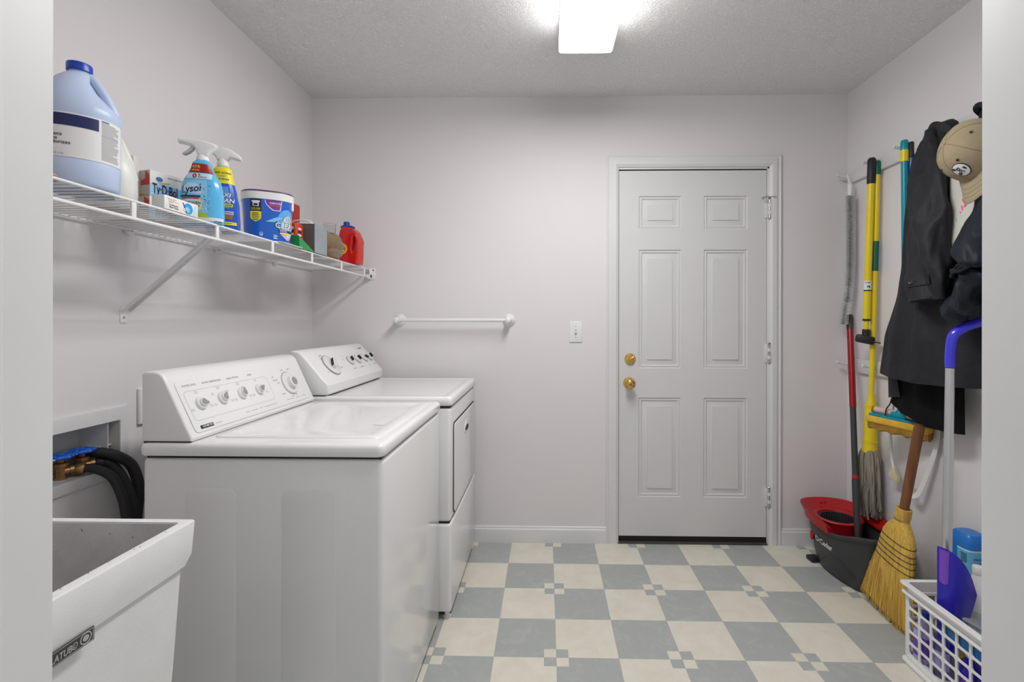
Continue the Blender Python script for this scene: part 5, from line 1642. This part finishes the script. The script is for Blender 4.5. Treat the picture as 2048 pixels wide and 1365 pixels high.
# khaki cap
cp = thing('baseball_cap', 'khaki baseball cap with oval black and white badge hanging bill down', 'cap', (1.41, 1.64, 1.72))
KH = cloth('khaki_cap_cloth', (0.31, 0.255, 0.155), var=.06, vscale=12, bump=.2, bscale=500)
rt_, up_, cm_ = Vector((.761, -.649, 0)), Vector((-.168, -.197, .966)), Vector((-.628, -.736, -.259))
C_ = (rt_ * -.80 + up_ * .42 + cm_ * .42).normalized()
F_ = rt_ * -.15 + up_ * -.80 + cm_ * .50; F_ = (F_ - C_ * F_.dot(C_)).normalized()
S_ = C_.cross(F_)
O_ = Vector((1.412, 1.612, 1.787))
def dome(th, ph, off=0.0):
    r = math.sin(ph); hgt = math.cos(ph)
    e = .70
    rr = (abs(r) ** e)
    seam = 1 - .012 * (abs(math.cos(3 * th)) < .045)
    return O_ + C_ * (.105 * hgt ** .9 if hgt > 0 else .105 * hgt) * seam + F_ * ((.102 + off) * rr * math.cos(th)) * seam + S_ * ((.088 + off) * rr * math.sin(th)) * seam + C_ * off * hgt
b = MB()
b.grid(lambda i, j: dome(2 * PI * i, .02 + 1.55 * j), 96, 22, KH)
b.grid(lambda i, j: dome(2 * PI * i, .02 + 1.55 * j, -.002), 48, 12, KH)
b.build('crown', cp, angle=60)
b = MB()
def bill(i, j, off):
    a = (-1 + 2 * i) * 1.15
    base = dome(a, 1.56)
    ln = .078 * math.cos(a * .98) ** .7 if abs(a) < 1.5 else 0
    q = base + F_ * ln * j + S_ * (.0) - C_ * (.020 * j * (math.sin(a) ** 2) * 1.6 + .012 * j) + C_ * off
    return q
b.grid(lambda i, j: bill(i, j, .0012), 28, 8, KH); b.grid(lambda i, j: bill(i, j, -.0012), 28, 8, KH)
b.grid(lambda i, j: bill(i, 1, -.0012 + .0024 * j), 28, 1, KH)
for jj in (.35, .55, .75, .93):
    b.tube([bill(i / 28, jj, .0014) for i in range(2, 27)], .0005, mat('khaki_stitch', (.22, .175, .10), .9), 4)
b.build('bill', cp, angle=50)
b = MB()
for th in (-PI / 3, 0, PI / 3, 2 * PI / 3, PI, -2 * PI / 3):
    b.tube([dome(th, .05 + 1.48 * k / 20, .0006) for k in range(21)], .0006, mat('khaki_stitch', (.22, .175, .10), .9), 5)
b.lathe([(.006, 0), (.005, .003), (0, .004)], dome(0, 0.0), KH, axis=C_, n=14)
b.build('seams', cp)
for th in (-PI / 6 * 3.2, -PI / 6, PI / 6, PI / 6 * 3.2):
    p = dome(th, .80, .001); n_ = (p - O_).normalized()
    b = MB(); b.lathe([(.0042, -.001), (.0042, .0012), (.0022, .0014), (.002, .0)], p, mat('eyelet_dark', (.03, .022, .015), .6), axis=n_, n=14); b.build('eyelet', cp)
b = MB()
def badge(u, v, off):
    return dome(-u / .085 + .26, 1.10 + v / .105, off)
def disc(ru, rv, off, m, cu=0, cv=0):
    b.grid(lambda i, j: badge(cu + ru * j * math.cos(2 * PI * i), cv + rv * j * math.sin(2 * PI * i), off), 28, 4, m)
disc(.0235, .0290, .0012, INK); disc(.0205, .0260, .0018, WHITE)
b.text('EXC', .014, INK, fn=lambda x, y: badge(-y + .002, x, .0024), bold=.05)
disc(.004, .006, .0024, INK, .011, -.014); disc(.004, .006, .0024, INK, .012, .010); disc(.003, .007, .0024, INK, -.013, .003)
b.build('badge', cp, label='oval black and white badge')

# ================================================================ bucket, broom, spin mop
bk = thing('mop_bucket', 'dark gray mop bucket with red wringer rim in the far right corner', 'bucket', (1.478, 2.372, 0), rotz=.10)
T = TM(bk)
def bplan(a, L, W):
    c, s_ = math.cos(a), math.sin(a)
    e = .80
    return (W * math.copysign(abs(c) ** e, c), L * math.copysign(abs(s_) ** e, s_))
def ztop(a):
    y = math.sin(a)      # 1 at the far (wringer) end
    return .262 + .018 * (-y if y < 0 else -.9 * y) - .030 * math.exp(-((y + .15) / .42) ** 2)
def bsurf(a, t, off=0.0):
    f = t ** .8
    L, W = .178 + .062 * f + off, .098 + .040 * f + off
    x, y = bplan(a, L, W)
    return Vector((x, y, .004 + (ztop(a) - .004) * t))
NA = 64
b = MB(T)
ang = [2 * PI * k / NA for k in range(NA)]
R_ = [[bsurf(a, 0, -.010) for a in ang], [Vector((*bsurf(a, 0)[:2], .012)) for a in ang]]
for t in (.15, .3, .5, .7, .9, .93): R_.append([bsurf(a, t) for a in ang])
R_ += [[bsurf(a, .935, .008) for a in ang], [bsurf(a, .985, .010) for a in ang], [bsurf(a, 1.0, .007) for a in ang], [bsurf(a, 1.0, -.002) for a in ang], [bsurf(a, .97, -.004) for a in ang]]
for t in (.7, .4, .15): R_.append([bsurf(a, t, -.005) for a in ang])
R_.append([bsurf(a, .07, -.008) for a in ang])
b.loft(R_, DGRAY)
b.build('body', bk, angle=50)
b = MB(T)
def btext(x, y):
    # runs along the side that faces the room (local -x)
    yy, zz = .030 - x, .150 + y
    t = (zz - .004) / (ztop(PI) - .004)
    f = max(0, t) ** .8
    L, W = .178 + .062 * f, .098 + .040 * f
    u = min(.98, abs(yy) / L)
    sa = u ** (1 / .8); ca = math.sqrt(1 - sa * sa)
    return Vector((-W * ca ** .8 - .0012, yy, zz))
b.text('O·Cedar', .037, WHITEP, fn=btext, bold=.026, sx=.97)
b.build('lettering', bk, label='white brand lettering on the side')
# raised arch on the side
b = MB(T)
pts = []
for k in range(15):
    q = k / 14
    yy, zz = .06 - .20 * q, .06 + .055 * math.sin(PI * q)
    p = btext(.030 - yy, zz - .150); pts.append(p + Vector((.0006, 0, 0)))
b.tube(pts, .0022, DGRAY, 6); b.build('side_rib', bk)
b = MB(T)
# red wringer: deck over the far half with a round cup
cy, cr = .098, .112
def deck(a, r):
    return Vector((r * math.cos(a), cy + r * math.sin(a), 0))
nn = 48
cupo = [deck(2 * PI * k / nn, cr) for k in range(nn)]
zt = .252
def rz(pts, z): return [Vector((p.x, p.y, z)) for p in pts]
b.loft([rz([deck(2 * PI * k / nn, cr - .030) for k in range(nn)], .12), rz([deck(2 * PI * k / nn, cr - .012) for k in range(nn)], .135), rz([deck(2 * PI * k / nn, cr - .006) for k in range(nn)], zt - .012), rz(cupo, zt - .004), rz([deck(2 * PI * k / nn, cr - .004) for k in range(nn)], zt), rz([deck(2 * PI * k / nn, cr - .022) for k in range(nn)], zt - .002), rz([deck(2 * PI * k / nn, cr - .026) for k in range(nn)], zt - .012)], BRED, cap=(True, False))
# outer red rim following the bucket edge round the far end
arc = [(-.10 + (PI + .20) * k / 40) for k in range(41)]
rim = []
for a in arc:
    o = bsurf(a, 1.0, .013); i_ = bsurf(a, 1.0, -.022)
    tp = min(1, .35 + 2.2 * max(0, math.sin(a)))
    rim.append([o + Vector((0, 0, -.006 - .010 * tp)), o + Vector((0, 0, -.002)), o + Vector((0, 0, .006)).lerp(i_ + Vector((0, 0, .006)), .12) - o * 0, i_ + Vector((0, 0, .004)), i_ + Vector((0, 0, -.006))])
b.loft(rim, BRED)
for k in range(40):
    a0, a1 = arc[k], arc[k + 1]
    q0, q1 = bsurf(a0, 1.0, -.020) + Vector((0, 0, .003)), bsurf(a1, 1.0, -.020) + Vector((0, 0, .003))
    c0_, c1_ = deck(a0, cr - .003), deck(a1, cr - .003)
    c0_.z = c1_.z = zt - .001
    b.add([q0, q1, c1_, c0_], [(0, 1, 2, 3)], BRED)
wr = b.build('wringer', bk, angle=45, label='red wringer rim and cup')
b = MB(T)
b.loft([rz([deck(2 * PI * k / nn, cr - .0265) for k in range(nn)], zt - .010), rz([deck(2 * PI * k / nn, cr - .034) for k in range(nn)], zt - .012), rz([deck(2 * PI * k / nn, cr - .050) for k in range(nn)], .150), rz([deck(2 * PI * k / nn, .004) for k in range(nn)], .145)], BLACK, cap=(False, True))
for k in range(36):
    a = 2 * PI * k / 36
    b.tube([Vector((*deck(a, cr - .036)[:2], zt - .016)), Vector((*deck(a, cr - .050)[:2], .155))], .0022, DGRAY, 5)
b.build('spin_basket', wr, label='black slotted basket')
b = MB(T)
rm_ = [bsurf(a, 1.0, .004) + Vector((0, 0, .006 + .006 * max(0, math.sin(a)) ** 3)) for a in arc]
b.tube(rm_, .0055, BRED, 8)
p = bsurf(PI / 2 - .15, 1.0, .004)
for dx_ in (-.018, .002):
    b.box(p.x + dx_ - .004, p.x + dx_ + .004, p.y - .005, p.y + .005, p.z + .004, p.z + .026, BRED, .003)
b.build('bail_handle', bk, label='red carrying handle lying on the rim')
b = MB(T)
p = bsurf(PI * .80, .55)
b.lathe([(.022, 0), (.022, .006), (.016, .010), (0, .010)], p, BRED, axis=Vector((-1, .5, 0)), n=20)
b.build('side_latch', bk, label='red side latch')
b = MB(T); b.box(-.112, -.060, .130, .185, .0, .022, BLACK, .006, 3); b.build('foot_pedal', bk)

sp = thing('spin_mop', 'red and gray spin mop handle standing in the bucket and leaning into the corner', 'mop', (1.49, 2.30, .03))
A, B_ = Vector((1.622, 2.626, 1.275)), Vector((1.466, 2.300, .03))
b = MB(); b.tube([on(A, B_, 1.268), on(A, B_, 1.262), on(A, B_, 1.245), on(A, B_, 1.19)], [.009, .0155, .0178, .0165], DGRAY, 18); b.build('grip', sp)
pole(sp, 'upper_pole', on(A, B_, 1.192), on(A, B_, .795), .0155, mat('red_pole_paint', (0.30, 0.006, 0.010), .3))
pole(sp, 'lower_pole', on(A, B_, .796), on(A, B_, .10), .0138, DGRAY)
b = MB(); b.tube([on(A, B_, .475), on(A, B_, .458)], .0150, BRED, 18); b.tube([on(A, B_, .46), on(A, B_, .44), on(A, B_, .36), on(A, B_, .33)], [.0150, .0165, .0165, .0142], DGRAY, 18); b.build('joint', sp)
b = MB(); b.lathe([(.075, 0), (.072, .018), (.03, .03), (.016, .055)], (1.472, 2.310, .022), mat('gray_microfiber', (.30, .30, .31), .95), n=24); b.build('mop_head', sp)

# ---- corn broom
br = thing('corn_broom', 'straw corn broom with brown wooden handle leaning beside the mop bucket', 'broom', (1.415, 2.06, 0))
A, B_ = Vector((1.500, 1.975, .826)), Vector((1.420, 2.062, .0))
ax = (A - B_).normalized()
Wd = Vector((0.02, 1, 0)); Wd = (Wd - ax * Wd.dot(ax)).normalized(); Nd = ax.cross(Wd)
STRAW = mat('broom_straw', (0.74, 0.49, 0.10), .75, col2=(0.48, 0.28, 0.045), vscale=150, stretch=(1, 1, .06), bump=.5, bscale=250)
bp_ = [(0.0, .158, .020), (.06, .150, .024), (.13, .132, .028), (.20, .112, .031), (.26, .098, .032), (.31, .090, .033), (.35, .080, .033), (.38, .062, .031), (.40, .042, .027), (.42, .026, .023), (.44, .0225, .022)]
def bro(s_, a, k=1.0, off=0.0):
    for i in range(len(bp_) - 1):
        if s_ <= bp_[i + 1][0]:
            f = (s_ - bp_[i][0]) / (bp_[i + 1][0] - bp_[i][0]); break
    else:
        i = len(bp_) - 2; f = 1
    w = bp_[i][1] + (bp_[i + 1][1] - bp_[i][1]) * f; d = bp_[i][2] + (bp_[i + 1][2] - bp_[i][2]) * f
    c, q = math.cos(a), math.sin(a)
    return B_ + ax * s_ + Wd * (w * k + off) * math.copysign(abs(c) ** .85, c) + Nd * (d * k + off) * math.copysign(abs(q) ** .85, q)
b = MB()
na = 72
rb_ = random.Random(31)
jit = [rb_.uniform(-.0016, .0016) for _ in range(na)]
b.loft([[bro(s_, 2 * PI * k / na, 1.0, jit[k] * min(1, (.44 - s_) * 6)) for k in range(na)] for s_ in [.03, .06, .10, .15, .20, .25, .29, .32, .35, .38, .40, .42, .44]], STRAW)
for k in range(620):
    a = rb_.uniform(0, 2 * PI); q = rb_.uniform(.75, 1.02)
    s0 = rb_.uniform(.13, .24)
    e = rb_.uniform(-.004, .03)
    da = rb_.uniform(-.05, .05)
    p0, p1 = bro(s0, a, q * .995, .001), bro(max(.004, e), a + da, q, rb_.uniform(-.002, .006))
    pm_ = bro((s0 + e) / 2, a + da * .5, q, .0018)
    if p1.z < .001: p1.z = .001
    b.tube([p0, pm_, p1], [.0013, .0012, .0007], STRAW, 4, cap=False)
b.build('bristles', br, weld=False, angle=60, kind='stuff')
b = MB()
for s_ in (.335, .307, .285, .263, .238):
    b.tube([bro(s_ - .012 * math.cos(a) ** 2 * .0, a, 1.0, .0008) for a in [2 * PI * k / 60 for k in range(61)]], .0016, mat('stitch_black', (.02, .02, .025), .7), 6, cap=False)
b.build('stitching', br, label='black stitched bands')
b = MB()
for k in range(7):
    s_ = .430 + .0062 * k
    b.tube([bro(.44, a, 1.0, .002) + ax * (s_ - .44) for a in [2 * PI * j / 30 for j in range(31)]], .0034, STRAW, 6, cap=False)
b.tube([bro(.44, a, 1.0, .0015) + ax * (-.020) for a in [2 * PI * j / 30 for j in range(31)]], .0024, mat('binding_wire', (.35, .30, .22), .3, metal=1.0), 6, cap=False)
b.tube([B_ + ax * .40, B_ + ax * .468], .0225, STRAW, 20)
b.build('binding', br)
WOOD = mat('worn_brown_wood', (0.22, 0.085, 0.026), .45, col2=(0.13, 0.045, 0.014), vscale=60, stretch=(1, 1, .08), bump=.08, bscale=80)
b = MB(); b.tube([B_ + ax * .44, B_ + ax * .60, B_ + ax * .808, B_ + ax * .820, B_ + ax * .826], [.0165, .018, .0185, .016, .008], WOOD, 20)
b.build('handle', br)

# ================================================================ basket and cleaning goods
bs_ = thing('plastic_crate', 'white lattice plastic crate on the floor at the near right', 'crate', (1.455, 1.575, 0))
CX0, CX1, CY0, CY1, CH = 1.304, 1.618, 1.345, 1.778, .286
CRW = mat('crate_white', (0.80, 0.80, 0.79), .35)
def lattice(o, xd, L, name, cols):
    M = frame(o, xd, (0, 0, 1))
    loops = [[(0, .028), (L, .028), (L, .250), (0, .250)]]
    pit = (L - .024) / cols
    for c in range(cols):
        for r in range(5):
            x0 = .012 + pit * c + .0042; z0 = .036 + .0420 * r
            loops.append(rrect(x0, x0 + pit - .0084, z0, z0 + .0345, .007, 3))
    b = MB(); b.curve2d(loops, .0022, .0010, CRW, M=M)
    return b.build(name, bs_, angle=40)
lattice((CX0 + .004, CY1, 0), (0, -1, 0), CY1 - CY0, 'side_panel', 8)
lattice((CX1 - .004, CY0, 0), (0, 1, 0), CY1 - CY0, 'side_panel', 8)
lattice((CX0, CY1 - .004, 0), (1, 0, 0), CX1 - CX0, 'end_panel', 6)
lattice((CX0, CY0 + .004, 0), (1, 0, 0), CX1 - CX0, 'end_panel', 6)
b = MB()
b.curve2d([rrect(CX0 - .016, CX1 + .014, CY0 - .016, CY1 + .016, .02, 5), rrect(CX0 + .003, CX1 - .003, CY0 + .003, CY1 - .003, .012, 5)], .0018, .0015, CRW, M=Matrix.Translation((0, 0, CH - .003)))
b.curve2d([rrect(CX0 - .013, CX1 + .012, CY0 - .013, CY1 + .013, .02, 5), rrect(CX0 + .003, CX1 - .003, CY0 + .003, CY1 - .003, .012, 5)], .0018, .0012, CRW, M=Matrix.Translation((0, 0, .252)))
b.curve2d([rrect(CX0 + .001, CX1 - .001, CY0 + .001, CY1 - .001, .016, 5), rrect(CX0 + .005, CX1 - .005, CY0 + .005, CY1 - .005, .012, 5)], .019, 0, CRW, M=Matrix.Translation((0, 0, .268)))
b.build('rim', bs_)
b = MB()
b.curve2d([rrect(CX0 - .012, CX1 + .010, CY0 - .012, CY1 + .012, .02, 5)], .004, .002, CRW, M=Matrix.Translation((0, 0, .008)))
b.curve2d([rrect(CX0 - .002, CX1 + .002, CY0 - .002, CY1 + .002, .016, 5)], .007, .001, CRW, M=Matrix.Translation((0, 0, .022)))
b.build('base', bs_)
ZB = .0305
def small_bottle(name, label, x, y, prof, m, cap, rotz=0.0, n=2.4, lab=None, z=ZB, tilt=None):
    t = thing(name, label, 'bottle', (x, y, z), rotz, 'cleaning bottles in the crate' if name == 'cleaner_bottle' else None)
    if tilt: t.rotation_euler = (tilt[0], tilt[1], rotz)
    bt = Bottle(prof, n)
    b = MB(TM(t)); bt.body(b, m); b.build('body', t, angle=60)
    b = MB(TM(t)); zt = prof[-1][0]; r = prof[-1][1]
    b.lathe([(r + .003, zt - .004), (r + .004, zt), (r + .004, zt + .02), (r + .002, zt + .023), (0, zt + .023)], (0, 0, 0), cap, n=20); b.build('cap', t)
    if lab:
        b = MB(TM(t)); w = prof[2][1] * 1.2
        bt.patch(b, -w, w, lab[0], lab[1], .0008, lab[2], 14, 1); b.build('label', t)
    return t
VIO = bottle_mat('violet_plastic', (0.16, 0.05, 0.42)); LAV = bottle_mat('lavender_plastic', (0.42, 0.38, 0.68)); DBL = bottle_mat('royal_blue_plastic', (0.025, 0.02, 0.42))
YLB = bottle_mat('yellow_plastic', (0.70, 0.55, 0.02))
pr = [(0, .028, .024), (.006, .032, .028), (.10, .032, .028), (.125, .024, .022), (.14, .012, .012), (.15, .011, .011)]
TR = -PI / 2 + .3
small_bottle('cleaner_bottle', 'lavender bottle in the far front corner of the white crate', 1.340, 1.742, pr, LAV, CAPB, TR, lab=(.02, .09, VIO))
small_bottle('cleaner_bottle', 'violet bottle inside the crate next to the lavender bottle', 1.345, 1.674, pr, bottle_mat('violet_gray', (.12, .10, .30)), WHITEP, TR, lab=(.03, .09, LAV))
small_bottle('cleaner_bottle', 'royal blue bottle behind the crate lattice, left one', 1.345, 1.560, [(z * .95, a, d) for z, a, d in pr], DBL, WHITEP, TR, lab=(.05, .085, VIO))
small_bottle('cleaner_bottle', 'royal blue bottle behind the crate lattice, right one', 1.345, 1.493, [(z * .9, a, d) for z, a, d in pr], DBL, BLACK, TR)
small_bottle('cleaner_bottle', 'dark navy bottle at the jamb end of the white crate', 1.345, 1.426, pr, bottle_mat('navy_plastic', (.03, .03, .12)), ORG, TR, lab=(.03, .08, DBL))
small_bottle('yellow_bottle', 'small yellow bottle near the far end of the white crate', 1.43, 1.725, [(z * 1.12, a, d) for z, a, d in pr], YLB, YELP, TR, lab=(.05, .09, TAN))
small_bottle('white_bottle', 'tall white bottle standing right of the blue scoop in the crate', 1.470, 1.680, [(0, .026, .022), (.006, .030, .026), (.20, .030, .026), (.27, .026, .024), (.33, .017, .016), (.345, .012, .012)], WHITEP, WHITEP, -.9, lab=(.12, .22, mat('pale_green_label', (.55, .62, .52), .5)))
wp_ = thing('wipes_pack', 'flat blue and green wipes pack wedged behind the crate rim', 'pack', (1.33, 1.545, .205))
b = MB(Matrix.Translation((1.326, 1.548, .214)) @ Matrix.Rotation(-.10, 4, 'X'))
b.box(-.013, .013, -.086, .084, -.026, .020, bottle_mat('pack_blue', (.01, .13, .40)), .005, 3); b.build('pouch', wp_)
b = MB(Matrix.Translation((1.326, 1.548, .214)) @ Matrix.Rotation(-.10, 4, 'X'))
b.box(-.0125, .0125, -.084, .082, .0185, .023, bottle_mat('pack_green', (.22, .38, .08)), .002); b.build('seal_strip', wp_, label='green top strip')
gp = thing('clear_packet', 'gray see-through plastic packet lying on top of the crate goods', 'packet', (1.42, 1.49, .26))
Mg = Matrix.Translation((1.402, 1.490, .284)) @ Matrix.Rotation(.10, 4, 'Y') @ Matrix.Rotation(-.12, 4, 'X')
GP = mat('smoky_plastic', (.36, .39, .41), .15, trans=.35)
b = MB(Mg); b.box(-.075, .085, -.085, .085, -.006, .006, GP, .004, 3); b.build('shell', gp)
b = MB(Mg)
for q in range(4): b.box(-.070 + .018 * q, -.066 + .018 * q, -.078, .078, .0055, .0085, GP, .001)
b.build('ridges', gp)
b = MB(Mg); b.box(.02, .082, -.02, .083, .0062, .0075, mat('leaf_print', (.45, .52, .36), .6, var=.3, vscale=60), 0); b.build('insert', gp, label='pale leaf-print card')

# long-handled dustpan with blue handle standing in the crate
dp = thing('long_dustpan', 'blue dustpan with long silver pole and bent blue handle standing in the crate', 'dustpan', (1.37, 1.63, .12))
DPB = bottle_mat('dustpan_blue', (0.022, 0.016, 0.46), rough=.3, coat=.2)
HBL = bottle_mat('handle_blue', (0.035, 0.035, 0.62), rough=.22, coat=.4)
SILV = mat('brushed_silver', (0.62, 0.63, 0.65), .35, metal=.85)
P0, P1 = Vector((1.380, 1.700, .24)), Vector((1.392, 1.700, 1.072))
b = MB(); b.tube([on(P0, P1, .14), on(P0, P1, .822)], .0142, SILV, 20); b.tube([on(P0, P1, .82), on(P0, P1, 1.07)], .0132, SILV, 20); b.tube([on(P0, P1, .818), on(P0, P1, .826)], .0147, SILV, 20); b.build('pole', dp)
b = MB(); b.tube([on(P0, P1, 1.072), (1.394, 1.700, 1.13), (1.403, 1.698, 1.182), (1.432, 1.690, 1.210), (1.472, 1.678, 1.228), (1.53, 1.662, 1.252)], [.0150, .0155, .0165, .0165, .0165, .015], HBL, 18, sub=6); b.build('handle', dp)
b = MB()
e0, e1 = Vector((1.320, 1.644, 0)), Vector((1.436, 1.626, 0))
nrm_ = Vector((-.2, -1, 0)).normalized()
def scoop(i, j, off):
    top = .470 - .155 * i ** 2.2
    z = .125 + (top - .125) * j
    bow = .030 * math.sin(PI * (i * .9 + .05))
    return e0.lerp(e1 - Vector((.050, -.01, 0)) * (1 - j) ** 1.1, i) + nrm_ * (bow + off - .030) + Vector((0, 0, z))
b.grid(lambda i, j: scoop(i, j, .0015), 20, 20, DPB); b.grid(lambda i, j: scoop(i, j, -.0015), 20, 20, DPB)
for f in (lambda i, j: scoop(i, 1, -.0015 + .003 * j), lambda i, j: scoop(i, 0, -.0015 + .003 * j)):
    b.grid(f, 20, 1, DPB)
for ii in (0, 1):
    b.grid(lambda i, j: scoop(ii, i, -.0015 + .003 * j), 20, 1, DPB)
b.build('pan', dp, angle=50)
b = MB()
b.grid(lambda i, j: scoop(.03 + .19 * i, .985 - .315 * (1 - j) - .02 * (1 - j) * math.sin(PI * i), .0026 + .002 * math.sin(PI * i)), 8, 8, bottle_mat('lavender_tab', (.20, .07, .55)))
b.build('lip_tab', dp, label='violet tab on the pan')
# big blue container behind the crate
bb = thing('blue_container', 'tall blue container with light blue label behind the white crate', 'container', (1.600, 1.866, 0))
BC = Bottle([(0, .040, .046), (.006, .043, .050), (.40, .043, .050), (.425, .040, .046), (.435, .032, .038)], 4)
BLC = bottle_mat('container_blue', (0.012, 0.17, 0.56), rough=.3)
T = TM(bb)
b = MB(T); BC.body(b, BLC); b.build('body', bb, angle=40)
b = MB(T)
BC.patch(b, -.082, .050, .13, .378, .0008, mat('container_label', (.13, .42, .62), .4), 24, 1)
BC.patch(b, -.082, .050, .378, .384, .0009, PALE, 24, 1)
rc = random.Random(4)
for i in range(8):
    BC.patch(b, -.026, -.026 + .055 * rc.uniform(.6, 1), .350 - i * .015, .356 - i * .015, .0015, mat('label_dkblue', (.02, .16, .36), .5), 8, 1)
for i in range(6):
    BC.patch(b, -.066, -.044, .366 - i * .006, .369 - i * .006, .0015, NAVY, 4, 1)
b.build('label', bb, label='light blue label with lines of print')

# seat each hung thing in depth along the wall
for o, dx, dy in ((du, 0, .012), (sq, 0, .033), (mp, 0, .040), (sm, 0, .037), (bp, 0, .050), (pc, 0, .030), (st, 0, .030), (jk, .030, -.020), (bs_, 0, .008)):
    o.location.x += dx
    o.location.y += dy
